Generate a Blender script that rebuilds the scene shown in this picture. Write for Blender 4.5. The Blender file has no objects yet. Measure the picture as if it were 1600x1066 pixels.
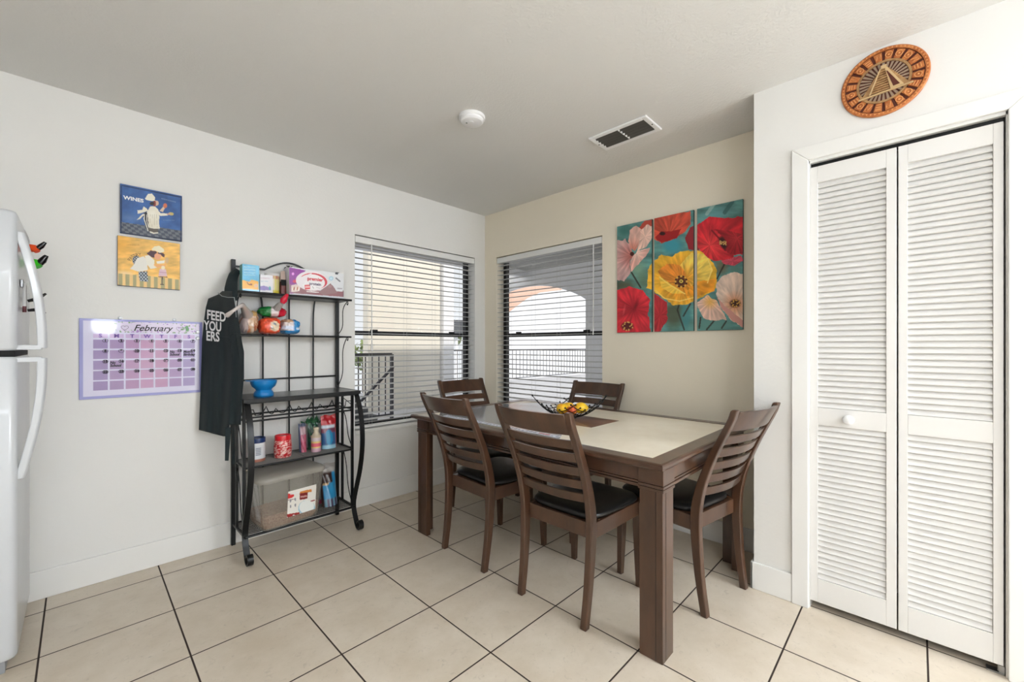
import bpy, math, random
import numpy as np
from mathutils import Vector, Matrix
random.seed(7)
PI = math.pi
COL = bpy.context.scene.collection
sc = bpy.context.scene

# ------------------------------------------------------------------ camera constants (metres; corner of the room at the origin)
F = 654.79; CYH = 540.81; YAW = .7689; TX, TY, CH = -2.7083, -2.9797, 1.1947
CC, SS = math.cos(YAW), math.sin(YAW)
XC = -.3887           # closet wall plane
CEIL = 2.44

def pj(x, y, z):
    """where a world point stands in the photograph (used only to transfer traced artwork onto its flat panel)"""
    dx = x-TX; dy = y-TY; fw = dx*CC+dy*SS; rt = dx*SS-dy*CC
    return 800+F*rt/fw, CYH+F*(CH-z)/fw

def lin(c):
    return tuple(((v/255)/12.92 if v/255 <= .04045 else ((v/255+.055)/1.055)**2.4) for v in c)
def linA(a):
    a = np.clip(a/255., 0, 1)
    return np.where(a <= .04045, a/12.92, ((a+.055)/1.055)**2.4)

# ------------------------------------------------------------------ materials
MATS = {}
def mat(name, rgb=(200, 200, 200), rough=.5, metal=0., spec=.5, trans=0., ior=1.45, coat=0., alpha=1., noise=None, bump=None, emit=None, sheen=0.):
    if name in MATS: return MATS[name]
    m = bpy.data.materials.new(name); m.use_nodes = True
    nt = m.node_tree; b = nt.nodes['Principled BSDF']
    col = lin(rgb)+(1,)
    b.inputs['Base Color'].default_value = col
    b.inputs['Roughness'].default_value = rough
    b.inputs['Metallic'].default_value = metal
    b.inputs['Specular IOR Level'].default_value = spec
    b.inputs['Transmission Weight'].default_value = trans
    b.inputs['IOR'].default_value = ior
    b.inputs['Coat Weight'].default_value = coat
    b.inputs['Sheen Weight'].default_value = sheen
    b.inputs['Alpha'].default_value = alpha
    tc = nt.nodes.new('ShaderNodeTexCoord')
    if noise:
        rgb2, scale, stretch, lo, hi = noise
        mp = nt.nodes.new('ShaderNodeMapping'); mp.inputs['Scale'].default_value = stretch
        nz = nt.nodes.new('ShaderNodeTexNoise'); nz.inputs['Scale'].default_value = scale; nz.inputs['Detail'].default_value = 6; nz.inputs['Roughness'].default_value = .6
        rp = nt.nodes.new('ShaderNodeMapRange'); rp.inputs['From Min'].default_value = lo; rp.inputs['From Max'].default_value = hi
        mx = nt.nodes.new('ShaderNodeMix'); mx.data_type = 'RGBA'
        mx.inputs['A'].default_value = col; mx.inputs['B'].default_value = lin(rgb2)+(1,)
        nt.links.new(tc.outputs['Object'], mp.inputs['Vector']); nt.links.new(mp.outputs[0], nz.inputs['Vector'])
        nt.links.new(nz.outputs['Fac'], rp.inputs['Value']); nt.links.new(rp.outputs[0], mx.inputs['Factor'])
        nt.links.new(mx.outputs['Result'], b.inputs['Base Color'])
    if bump:
        scale, strength, dist = bump
        nz = nt.nodes.new('ShaderNodeTexNoise'); nz.inputs['Scale'].default_value = scale; nz.inputs['Detail'].default_value = 4
        bp = nt.nodes.new('ShaderNodeBump'); bp.inputs['Strength'].default_value = strength; bp.inputs['Distance'].default_value = dist
        nt.links.new(tc.outputs['Object'], nz.inputs['Vector']); nt.links.new(nz.outputs['Fac'], bp.inputs['Height']); nt.links.new(bp.outputs[0], b.inputs['Normal'])
    if emit:
        b.inputs['Emission Color'].default_value = (.84, .91, 1, 1); b.inputs['Emission Strength'].default_value = emit
    MATS[name] = m; return m

def vcol_mat(name, rough=.5, coat=0., spec=.4):
    if name in MATS: return MATS[name]
    m = bpy.data.materials.new(name); m.use_nodes = True
    nt = m.node_tree; b = nt.nodes['Principled BSDF']
    a = nt.nodes.new('ShaderNodeAttribute'); a.attribute_name = 'Col'
    nt.links.new(a.outputs['Color'], b.inputs['Base Color'])
    b.inputs['Roughness'].default_value = rough; b.inputs['Coat Weight'].default_value = coat; b.inputs['Specular IOR Level'].default_value = spec
    MATS[name] = m; return m

def glass_mat(name, tint=(1, 1, 1), refl=.08, cloud=0., cloudcol=(230, 230, 230), rough=.05):
    """thin clear sheet: transparent with a fresnel reflection, a little milky where cloud > 0"""
    if name in MATS: return MATS[name]
    m = bpy.data.materials.new(name); m.use_nodes = True
    nt = m.node_tree; nt.nodes.clear()
    out = nt.nodes.new('ShaderNodeOutputMaterial')
    tr = nt.nodes.new('ShaderNodeBsdfTransparent'); tr.inputs[0].default_value = tint+(1,)
    gl = nt.nodes.new('ShaderNodeBsdfGlossy'); gl.inputs['Roughness'].default_value = rough
    fr = nt.nodes.new('ShaderNodeLayerWeight'); fr.inputs[0].default_value = .25
    mr = nt.nodes.new('ShaderNodeMapRange'); mr.inputs['To Min'].default_value = refl*.5; mr.inputs['To Max'].default_value = min(1, refl*6)
    nt.links.new(fr.outputs['Facing'], mr.inputs['Value'])
    m1 = nt.nodes.new('ShaderNodeMixShader'); nt.links.new(mr.outputs[0], m1.inputs[0]); nt.links.new(tr.outputs[0], m1.inputs[1]); nt.links.new(gl.outputs[0], m1.inputs[2])
    last = m1
    if cloud:
        df = nt.nodes.new('ShaderNodeBsdfDiffuse'); df.inputs[0].default_value = lin(cloudcol)+(1,)
        m2 = nt.nodes.new('ShaderNodeMixShader'); m2.inputs[0].default_value = cloud
        nt.links.new(m1.outputs[0], m2.inputs[1]); nt.links.new(df.outputs[0], m2.inputs[2]); last = m2
    nt.links.new(last.outputs[0], out.inputs[0])
    MATS[name] = m; return m

# ------------------------------------------------------------------ mesh builder
class MB:
    def __init__(s): s.v = []; s.f = []; s.c = None
    def add(s, vs, fs, cols=None):
        b = len(s.v); s.v += [tuple(p) for p in vs]; s.f += [tuple(b+i for i in f) for f in fs]
        if cols is not None:
            if s.c is None: s.c = []
            s.c += [tuple(c) for c in cols]
        elif s.c is not None: s.c += [(0, 0, 0)]*len(vs)
        return s
    def box(s, x0, x1, y0, y1, z0, z1):
        return s.add([(x0, y0, z0), (x1, y0, z0), (x1, y1, z0), (x0, y1, z0), (x0, y0, z1), (x1, y0, z1), (x1, y1, z1), (x0, y1, z1)],
                     [(0, 3, 2, 1), (4, 5, 6, 7), (0, 1, 5, 4), (1, 2, 6, 5), (2, 3, 7, 6), (3, 0, 4, 7)])
    def loft(s, rings, cap=True, closed=False):
        n = len(rings[0]); vs = [p for r in rings for p in r]; fs = []
        R = len(rings)
        for i in range(R if closed else R-1):
            a = i*n; b = ((i+1) % R)*n
            for j in range(n):
                k = (j+1) % n; fs.append((a+j, a+k, b+k, b+j))
        if cap and not closed:
            fs.append(tuple(range(n-1, -1, -1))); fs.append(tuple((R-1)*n+i for i in range(n)))
        return s.add(vs, fs)
    def tube(s, path, r, seg=8, closed=False, flat=None):
        """round tube along a path; r number or list; flat=(w,h,upvector) gives a rectangular bar"""
        P = [Vector(p) for p in path]; N = len(P); rings = []
        up = Vector((0, 0, 1)); prev = None
        for i in range(N):
            if closed: t = P[(i+1) % N]-P[i-1]
            else: t = P[min(i+1, N-1)]-P[max(i-1, 0)]
            if t.length < 1e-9: t = Vector((0, 0, 1))
            t.normalize()
            if flat:
                u = Vector(flat[2]).normalized(); a = (u-t*u.dot(t)).normalized(); b = t.cross(a)
                w, h = flat[0]/2, flat[1]/2
                rings.append([P[i]+a*h*sa+b*w*sb for sa, sb in ((-1, -1), (-1, 1), (1, 1), (1, -1))]); continue
            if prev is None:
                ref = Vector((0, 0, 1)) if abs(t.z) < .9 else Vector((1, 0, 0)); a = t.cross(ref).normalized()
            else: a = (prev-t*prev.dot(t)).normalized()
            prev = a; b = t.cross(a); rr = r[i] if isinstance(r, (list, tuple)) else r
            rings.append([P[i]+(a*math.cos(2*PI*k/seg)+b*math.sin(2*PI*k/seg))*rr for k in range(seg)])
        return s.loft(rings, True, closed)
    def lathe(s, prof, c=(0, 0, 0), seg=32, axis='z', scale=(1, 1)):
        """profile of (radius, height) turned about the axis; ends closed where the radius is ~0"""
        rings = []
        for r, h in prof:
            r = max(r, 1e-5); ring = []
            for k in range(seg):
                a = 2*PI*k/seg; u, w = r*math.cos(a)*scale[0], r*math.sin(a)*scale[1]
                ring.append({'z': (c[0]+u, c[1]+w, c[2]+h), 'x': (c[0]+h, c[1]+u, c[2]+w), 'y': (c[0]+u, c[1]+h, c[2]+w)}[axis])
            rings.append(ring)
        return s.loft(rings, True)
    def prism(s, poly, f0, f1):
        """poly of 2-d points; f0,f1 map a 2-d point to 3-d (back and front)"""
        n = len(poly); vs = [f0(*p) for p in poly]+[f1(*p) for p in poly]
        fs = [tuple(range(n-1, -1, -1)), tuple(range(n, 2*n))]+[(i, (i+1) % n, n+(i+1) % n, n+i) for i in range(n)]
        return s.add(vs, fs)
    def build(s, name, m, parent=None, smooth=None, bevel=0, bseg=2, sub=0, kind=None, solid=0):
        me = bpy.data.meshes.new(name)
        off = world_loc(parent) if parent is not None else Vector((0, 0, 0))
        me.from_pydata([tuple(Vector(p)-off) for p in s.v], [], s.f); me.validate(); me.update()
        if s.c is not None:
            at = me.color_attributes.new('Col', 'FLOAT_COLOR', 'POINT')
            a = np.ones((len(s.v), 4), dtype=np.float32); a[:, :3] = np.array(s.c); at.data.foreach_set('color', a.ravel())
        if smooth:
            me.polygons.foreach_set('use_smooth', [True]*len(me.polygons)); me.set_sharp_from_angle(angle=math.radians(smooth))
        me.materials.append(m)
        o = bpy.data.objects.new(name, me); COL.objects.link(o)
        if parent is not None: o.parent = parent
        if bevel:
            b = o.modifiers.new('bevel', 'BEVEL'); b.width = bevel; b.segments = bseg; b.limit_method = 'ANGLE'; b.harden_normals = False
        if sub:
            d = o.modifiers.new('sub', 'SUBSURF'); d.levels = sub; d.render_levels = sub
        if solid:
            d = o.modifiers.new('solid', 'SOLIDIFY'); d.thickness = solid; d.offset = 0
        if kind: o['kind'] = kind
        return o

def world_loc(o):
    v = Vector((0, 0, 0))
    while o is not None: v = v+o.location; o = o.parent
    return v

def root(name, loc, label, cat, group=None):
    o = bpy.data.objects.new(name, None); COL.objects.link(o); o.location = loc; o.empty_display_size = .05
    o['label'] = label; o['category'] = cat
    if group: o['group'] = group
    return o
def tag(o, label, cat, group=None):
    o['label'] = label; o['category'] = cat
    if group: o['group'] = group
    return o
def struct(name, mb, m, **k): return mb.build(name, m, kind='structure', **k)

def text(s, size, m, parent, origin, right, up, name='lettering', align='CENTER', bold=0., warp=None, depth=0., xs=1., shear=0.):
    cu = bpy.data.curves.new(name, 'FONT'); cu.body = s; cu.size = size; cu.align_x = align; cu.align_y = 'CENTER'
    cu.offset = bold; cu.resolution_u = 3; cu.shear = shear
    tmp = bpy.data.objects.new('tmp_text', cu)
    me = bpy.data.meshes.new_from_object(tmp)
    bpy.data.objects.remove(tmp); bpy.data.curves.remove(cu)
    me.name = name
    O = Vector(origin); R = Vector(right); U = Vector(up); off = world_loc(parent)
    for v in me.vertices:
        a, b = v.co.x*xs, v.co.y
        p = warp(a, b) if warp else O+R*a+U*b
        v.co = Vector(p)-off
    me.materials.clear(); me.materials.append(m)
    o = bpy.data.objects.new(name, me); COL.objects.link(o); o.parent = parent
    if depth:
        d = o.modifiers.new('solid', 'SOLIDIFY'); d.thickness = depth; d.offset = 0
    return o

# ------------------------------------------------------------------ painting on flat panels
def vnoise(X, Y, seed=0, octs=4):
    out = np.zeros_like(X, dtype=float); amp = .5
    for o in range(octs):
        xi = np.floor(X).astype(int); yi = np.floor(Y).astype(int); fx = X-xi; fy = Y-yi
        fx = fx*fx*(3-2*fx); fy = fy*fy*(3-2*fy)
        def h(a, b):
            n = (a*374761393+b*668265263+seed*974711+o*1013) & 0x7fffffff
            n = ((n ^ (n >> 13))*1274126177) & 0x7fffffff
            return ((n ^ (n >> 16)) & 0xffff)/65535.
        v = (h(xi, yi)*(1-fx)+h(xi+1, yi)*fx)*(1-fy)+(h(xi, yi+1)*(1-fx)+h(xi+1, yi+1)*fx)*fy
        out += v*amp; amp *= .5; X = X*2+17.3; Y = Y*2+5.1
    return out
class Art:
    def __init__(s, X, Y, bg): s.X, s.Y = X, Y; s.C = np.tile(np.array(bg, float), (len(X), 1))
    def put(s, m, c, a=1.):
        m = np.asarray(m, float)*a; s.C = s.C*(1-m[:, None])+np.array(c, float)*m[:, None]
    def pmask(s, pts, jit=0, seed=1, jf=.03):
        X, Y = s.X, s.Y
        if jit:
            X = X+(vnoise(X*jf, Y*jf, seed)-.5)*jit*2; Y = Y+(vnoise(X*jf+40, Y*jf+9, seed+5)-.5)*jit*2
        ins = np.zeros(len(X), bool); n = len(pts)
        for i in range(n):
            x1, y1 = pts[i]; x2, y2 = pts[(i+1) % n]
            if y1 == y2: continue
            c = (Y < y1) != (Y < y2)
            ins ^= c & (X < (x2-x1)*(Y-y1)/(y2-y1)+x1)
        return ins
    def poly(s, pts, c, jit=0, a=1., c2=None, cen=None, rad=100, seed=1, streak=0.):
        """flat petal; c2 blends in towards cen; streak adds painterly strokes radiating from cen"""
        m = s.pmask(pts, jit, seed); col = np.tile(np.array(c, float), (len(s.X), 1))
        if cen is None: cen = (np.mean([p[0] for p in pts]), np.mean([p[1] for p in pts]))
        d = np.hypot(s.X-cen[0], s.Y-cen[1])
        if c2 is not None:
            t = np.clip(1-d/rad, 0, 1)[:, None]; col = col*(1-t)+np.array(c2, float)*t
        if streak:
            ang = np.arctan2(s.Y-cen[1], s.X-cen[0]); n = vnoise(ang*7+30, d*.012, seed+3)-.47
            col = col*(1+streak*n[:, None]*2)
        mm = m.astype(float)[:, None]*a; s.C = s.C*(1-mm)+col*mm
    def ell(s, cx, cy, rx, ry, c, rot=0., a=1., soft=0.):
        ca, sa = math.cos(rot), math.sin(rot); u = (s.X-cx)*ca+(s.Y-cy)*sa; v = -(s.X-cx)*sa+(s.Y-cy)*ca
        d = np.hypot(u/rx, v/ry); s.put(np.clip((1-d)/soft, 0, 1) if soft else d < 1, c, a)
    def line(s, pts, w, c, a=1.):
        for (x1, y1), (x2, y2) in zip(pts[:-1], pts[1:]):
            L = (x2-x1)**2+(y2-y1)**2+1e-9; t = np.clip(((s.X-x1)*(x2-x1)+(s.Y-y1)*(y2-y1))/L, 0, 1)
            s.put(np.hypot(s.X-x1-t*(x2-x1), s.Y-y1-t*(y2-y1)) < w/2, c, a)
    def noisy(s, amp, f, seed=0, fy=None):
        n = vnoise(s.X*f, s.Y*(fy or f), seed)-.47; s.C = s.C*(1+amp*2*n[:, None])

def painted(name, O, U, V, nx, ny, fn, m, parent, crop=None, gain=1.):
    """a fine flat grid O + s U + t V (t downwards) with one colour per vertex"""
    O, U, V = np.array(O, float), np.array(U, float), np.array(V, float)
    s, t = np.meshgrid(np.linspace(0, 1, nx+1), np.linspace(0, 1, ny+1)); s = s.ravel(); t = t.ravel()
    P = O+s[:, None]*U+t[:, None]*V
    if crop:
        u, v = pj(P[:, 0], P[:, 1], P[:, 2]); X = (u-crop[0])*crop[2]; Y = (v-crop[1])*crop[2]
    else: X, Y = s, t
    C = linA(fn(X, Y))*gain
    mb = MB(); idx = np.arange((nx+1)*(ny+1)).reshape(ny+1, nx+1)
    fs = np.stack([idx[:-1, :-1], idx[1:, :-1], idx[1:, 1:], idx[:-1, 1:]], -1).reshape(-1, 4)
    mb.v = [tuple(p) for p in P.tolist()]; mb.f = [tuple(f) for f in fs.tolist()]; mb.c = C.tolist()
    return mb.build(name, m, parent)

# ------------------------------------------------------------------ shared materials
M_wall = mat('cream wall paint', (229, 228, 225), .62, bump=(60, .08, .01), noise=((226, 224, 220), 1.2, (1, 1, 1), .3, .8))
M_wall_tint = mat('light tinted wall paint', (235, 226, 208), .62, bump=(60, .08, .01), noise=((232, 223, 204), 1.2, (1, 1, 1), .3, .8))  # copy of the wall paint; right wall's warmer light put into the colour
M_ceil = mat('ceiling paint', (222, 221, 218), .8, bump=(90, .25, .01))
M_trim = mat('white trim paint', (230, 229, 226), .35, bump=(30, .04, .01))
M_wood = mat('dark walnut stain', (54, 36, 25), .28, coat=.4, noise=((88, 59, 41), 9, (1, 1, .25), .3, .75))
M_wooddk = mat('walnut groove', (34, 20, 14), .5)
M_leather = mat('black leather', (16, 16, 17), .3, bump=(160, .15, .004))
M_black = mat('black metal', (15, 16, 17), .38, metal=.2)
M_white = mat('white plastic', (236, 236, 236), .4)
M_door = mat('door paint', (222, 220, 217), .4)
M_dark = mat('dark void', (14, 14, 14), .8)
M_alu = mat('black aluminium frame', (22, 22, 24), .45)
M_slat = mat('blind slat', (226, 226, 224), .45)
M_glass = glass_mat('window glass', (1, 1, 1), .05)
M_vc = vcol_mat('printed', .55)
M_vcg = vcol_mat('glossy print', .22, .4)
M_ink = mat('black ink', (28, 20, 34), .6)
M_letter = mat('white letters', (235, 235, 235), .6)

# floor tiles
def floor_mat():
    m = bpy.data.materials.new('cream floor tiles'); m.use_nodes = True; nt = m.node_tree; b = nt.nodes['Principled BSDF']; L = nt.links.new
    tc = nt.nodes.new('ShaderNodeTexCoord'); sp = nt.nodes.new('ShaderNodeSeparateXYZ'); L(tc.outputs['Object'], sp.inputs[0])
    S = .4077
    def M(op, a, bv=None, c=None):
        n = nt.nodes.new('ShaderNodeMath'); n.operation = op
        for i, q in enumerate((a, bv, c)):
            if q is None: continue
            if isinstance(q, (int, float)): n.inputs[i].default_value = q
            else: L(q, n.inputs[i])
        return n.outputs[0]
    dist = []; cells = []
    for ax, o in (('X', -2.8157), ('Y', -.1536)):
        t = M('DIVIDE', M('ADD', sp.outputs[ax], -o), S); fr = M('FRACT', M('ADD', t, 100.5)); dist.append(M('MULTIPLY', M('ABSOLUTE', M('SUBTRACT', fr, .5)), S)); cells.append(M('FLOOR', M('ADD', t, 100.)))
    d = M('MINIMUM', dist[0], dist[1])
    grout = nt.nodes.new('ShaderNodeMapRange'); grout.inputs['From Min'].default_value = .0024; grout.inputs['From Max'].default_value = .0036; L(d, grout.inputs[0])
    # per tile tone
    cb = nt.nodes.new('ShaderNodeCombineXYZ'); L(cells[0], cb.inputs[0]); L(cells[1], cb.inputs[1])
    wn = nt.nodes.new('ShaderNodeTexWhiteNoise'); wn.noise_dimensions = '3D'; L(cb.outputs[0], wn.inputs['Vector'])
    addv = nt.nodes.new('ShaderNodeVectorMath'); addv.operation = 'MULTIPLY_ADD'; L(wn.outputs['Color'], addv.inputs[0]); addv.inputs[1].default_value = (9, 9, 9); L(tc.outputs['Object'], addv.inputs[2])
    n1 = nt.nodes.new('ShaderNodeTexNoise'); n1.inputs['Scale'].default_value = 5; n1.inputs['Detail'].default_value = 8; n1.inputs['Roughness'].default_value = .65; L(addv.outputs[0], n1.inputs['Vector'])
    n2 = nt.nodes.new('ShaderNodeTexNoise'); n2.inputs['Scale'].default_value = 38; n2.inputs['Detail'].default_value = 5; n2.inputs['Roughness'].default_value = .7; n2.inputs['Distortion'].default_value = 1.2; L(addv.outputs[0], n2.inputs['Vector'])
    r1 = nt.nodes.new('ShaderNodeMapRange'); r1.inputs['From Min'].default_value = .35; r1.inputs['From Max'].default_value = .68; L(n1.outputs['Fac'], r1.inputs[0])
    r2 = nt.nodes.new('ShaderNodeMapRange'); r2.inputs['From Min'].default_value = .58; r2.inputs['From Max'].default_value = .75; L(n2.outputs['Fac'], r2.inputs[0])
    mx = nt.nodes.new('ShaderNodeMix'); mx.data_type = 'RGBA'; mx.inputs['A'].default_value = lin((216, 204, 187))+(1,); mx.inputs['B'].default_value = lin((203, 189, 169))+(1,); L(r1.outputs[0], mx.inputs['Factor'])
    m2 = nt.nodes.new('ShaderNodeMix'); m2.data_type = 'RGBA'; m2.inputs['B'].default_value = lin((176, 164, 148))+(1,); L(mx.outputs['Result'], m2.inputs['A'])
    sc2 = M('MULTIPLY', r2.outputs[0], .75); L(sc2, m2.inputs['Factor'])
    m3 = nt.nodes.new('ShaderNodeMix'); m3.data_type = 'RGBA'; m3.inputs['A'].default_value = lin((52, 38, 30))+(1,); L(m2.outputs['Result'], m3.inputs['B']); L(grout.outputs[0], m3.inputs['Factor'])
    L(m3.outputs['Result'], b.inputs['Base Color'])
    rr = nt.nodes.new('ShaderNodeMapRange'); rr.inputs['To Min'].default_value = .85; rr.inputs['To Max'].default_value = .36; L(grout.outputs[0], rr.inputs[0]); L(rr.outputs[0], b.inputs['Roughness'])
    bp = nt.nodes.new('ShaderNodeBump'); bp.inputs['Strength'].default_value = .5; bp.inputs['Distance'].default_value = .002; L(grout.outputs[0], bp.inputs['Height']); L(bp.outputs[0], b.inputs['Normal'])
    return m
M_floor = floor_mat()

# ------------------------------------------------------------------ room shell
BX, BY = -3.66, -6.3      # kitchen behind the camera
T = .16
W1 = (-1.294, -.129, .567, 2.02)      # x0,x1,z0,z1 in wall y=0
W2 = (-1.294, -.155, .567, 2.02)      # y0,y1 in wall x=0
struct('floor', MB().box(BX-T, 0+T, BY-T, T, -.1, 0), M_floor)
struct('ceiling', MB().box(BX-T, T, BY-T, T, CEIL, CEIL+.12), M_ceil)
w = MB(); x0, x1, z0, z1 = W1
w.box(BX-T, x0, 0, T, 0, CEIL); w.box(x1, T, 0, T, 0, CEIL); w.box(x0, x1, 0, T, 0, z0); w.box(x0, x1, 0, T, z1, CEIL)
struct('wall_left', w, M_wall)
w = MB(); y0, y1, z0, z1 = W2
w.box(0, T, -2.42, y0, 0, CEIL); w.box(0, T, y1, 0, 0, CEIL); w.box(0, T, y0, y1, 0, z0); w.box(0, T, y0, y1, z1, CEIL)
struct('wall_right', w, M_wall_tint)
# closet block: front wall with door opening y -3.213..-2.623, z 0..2.045
CY0, CY1, CZ = -3.213, -2.623, 2.04
w = MB(); w.box(XC, XC+.11, CY1, -2.399, 0, CEIL); w.box(XC, XC+.11, BY, CY0, 0, CEIL); w.box(XC, XC+.11, CY0, CY1, CZ, CEIL)
w.box(XC+.11, T, -2.51, -2.399, 0, CEIL)
struct('wall_closet', w, M_wall)
w = MB(); w.box(.04, .1, -3.6, -2.51, 0, CEIL); w.box(XC+.11, .1, -3.7, -3.6, 0, CEIL)
struct('wall_closet_back', w, M_wall)
# kitchen walls behind the camera; the back wall has a window opening
w = MB(); w.box(BX-T, BX, BY, 0, 0, CEIL); struct('wall_kitchen', w, M_wall)
w = MB(); bx0, bx1, bz0, bz1 = -3.4, -1.9, 1.05, 2.1
w.box(BX-T, bx0, BY-T, BY, 0, CEIL); w.box(bx1, T, BY-T, BY, 0, CEIL); w.box(bx0, bx1, BY-T, BY, 0, bz0); w.box(bx0, bx1, BY-T, BY, bz1, CEIL)
struct('wall_back', w, M_wall)
# baseboards
def bb(name, x0, x1, y0, y1, h=.132):
    struct(name, MB().box(x0, x1, y0, y1, 0, h), M_trim, bevel=.004)
bb('baseboard_left', BX, -.001, -.013, -.0005, .135)
bb('baseboard_right', -.013, -.0005, -2.399, -.013, .135)
bb('baseboard_closet', XC-.013, XC-.0005, -2.559, -2.386)
bb('baseboard_return', XC-.013, -.013, -2.3985, -2.386)
# closet casing
TF = XC-.016
w = MB()
def mitre(w, x0, x1, yo, yi, z, zo, zi, right=False):
    s = [(yo, 0), (yi, 0), (yi, zi), (yo, zo)]
    w.prism(s, lambda a, b: (x1, a, b), lambda a, b: (x0, a, b))
mitre(w, TF, XC, -2.559, CY1, 0, 2.104, CZ)
mitre(w, TF, XC, CY0-.064, CY0, 0, 2.104, CZ)
w.prism([(-2.559, 2.104), (CY0-.064, 2.104), (CY0, CZ), (CY1, CZ)], lambda a, b: (XC, a, b), lambda a, b: (TF, a, b))
struct('trim_1', w, M_trim, bevel=.003)
w = MB(); w.box(XC, XC+.11, CY1-.004, CY1, 0, CZ); w.box(XC, XC+.11, CY0, CY0+.004, 0, CZ); w.box(XC, XC+.11, CY0, CY1, CZ-.012, CZ)
struct('trim_2', w, M_trim)
w = MB(); w.box(XC+.02, XC+.045, CY0+.006, CY1-.006, CZ-.03, CZ-.013); struct('door_track', w, M_black)
w = MB(); w.box(XC+.01, XC+.04, CY0+.006, CY0+.05, .0, .006); w.tube([(XC+.02, CY0+.02, .003), (XC+.02, CY0+.018, .05)], .004); w.box(XC+.012, XC+.03, CY0+.006, CY0+.02, .006, .03)
struct('door_pivot', w, mat('steel', (150, 150, 150), .3, .9))

# bifold louvred doors
def leaf2(name, y_hi, y_lo, sl, sr):
    z0, z1 = .036, 2.008; xf, xb = XC+.004, XC+.034
    up = (.916, 1.934); lo = (.142, .838); la = y_hi-sl; lb = y_lo+sr
    f = MB(); f.box(xf, xb, la, y_hi, z0, z1); f.box(xf, xb, y_lo, lb, z0, z1)
    for a, b in ((up[1], z1), (lo[1], up[0]), (z0, lo[0])): f.box(xf, xb, lb, la, a, b)
    o = f.build(name, M_door, kind='structure', bevel=.0015)
    l = MB()
    for a, b in (up, lo):
        n = int(round((b-a)/.0248)); p = (b-a)/n
        for i in range(n):
            z = a+p*i
            l.prism([(xf+.0025, z+.003), (xf+.008, z-.0005), (xf+.023, z+p+.001), (xf+.0175, z+p+.0045)], lambda q, r: (q, la-.0003, r), lambda q, r: (q, lb+.0003, r))
    l.build('louvre_slats', M_door, o)
    return o
d1 = leaf2('door_1', -2.6275, -2.9185, .028, .032)
d2 = leaf2('door_2', -2.9235, -3.2035, .028, .025)
k = MB().lathe([(.0, -.036), (.012, -.036), (.019, -.031), (.021, -.024), (.017, -.016), (.009, -.011), (.009, -.004), (.016, -.001), (.016, .001)], (XC+.0035, -2.766, .876), 28, 'x')
k.build('door_knob', M_white, d1, smooth=40)

# ------------------------------------------------------------------ windows and blinds
def window(name, horiz, a0, a1, z0, z1):
    """horiz 'x': in wall y=0, outward +y ; 'y': in wall x=0, outward +x"""
    def P(a, d, z): return (a, d, z) if horiz == 'x' else (d, a, z)
    def B(mb, A0, A1, D0, D1, Z0, Z1):
        p = P(A0, D0, Z0); q = P(A1, D1, Z1); mb.box(min(p[0], q[0]), max(p[0], q[0]), min(p[1], q[1]), max(p[1], q[1]), min(Z0, Z1), max(Z0, Z1))
    f = MB(); D0, D1 = .095, .14; t = .032
    B(f, a0, a0+t, D0, D1, z0, z1); B(f, a1-t, a1, D0, D1, z0, z1); B(f, a0, a1, D0, D1, z1-t, z1); B(f, a0, a1, D0, D1, z0, z0+t)
    fr = f.build(name, M_alu, kind='structure', bevel=.002)
    m = MB(); B(m, a0+t, a1-t, D0+.002, D0+.03, 1.278, 1.312); m.build('meeting_rail', M_alu, fr, bevel=.002)
    m = MB()
    for a in (a0+.2, a1-.2): B(m, a-.03, a+.03, D0-.008, D0+.004, 1.308, 1.324)
    m.build('sash_lock', M_alu, fr, bevel=.002)
    g = MB(); B(g, a0+t, a1-t, D0+.02, D0+.024, z0+t, z1-t); g.build('pane', M_glass, fr)
    s = MB(); B(s, a0-.0, a1+.0, -.012, .095, z0-.025, z0+.002)
    sl = s.build('sill', M_wall, fr, bevel=.003)
    return fr
struct_w1 = window('window_1', 'x', *W1)
struct_w2 = window('window_2', 'y', *W2)
# the sill boards show a little moulding under the glass
struct('trim_3', MB().box(W1[0], W1[1], -.011, -.0005, .528, .541), M_wall, bevel=.003)

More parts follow.
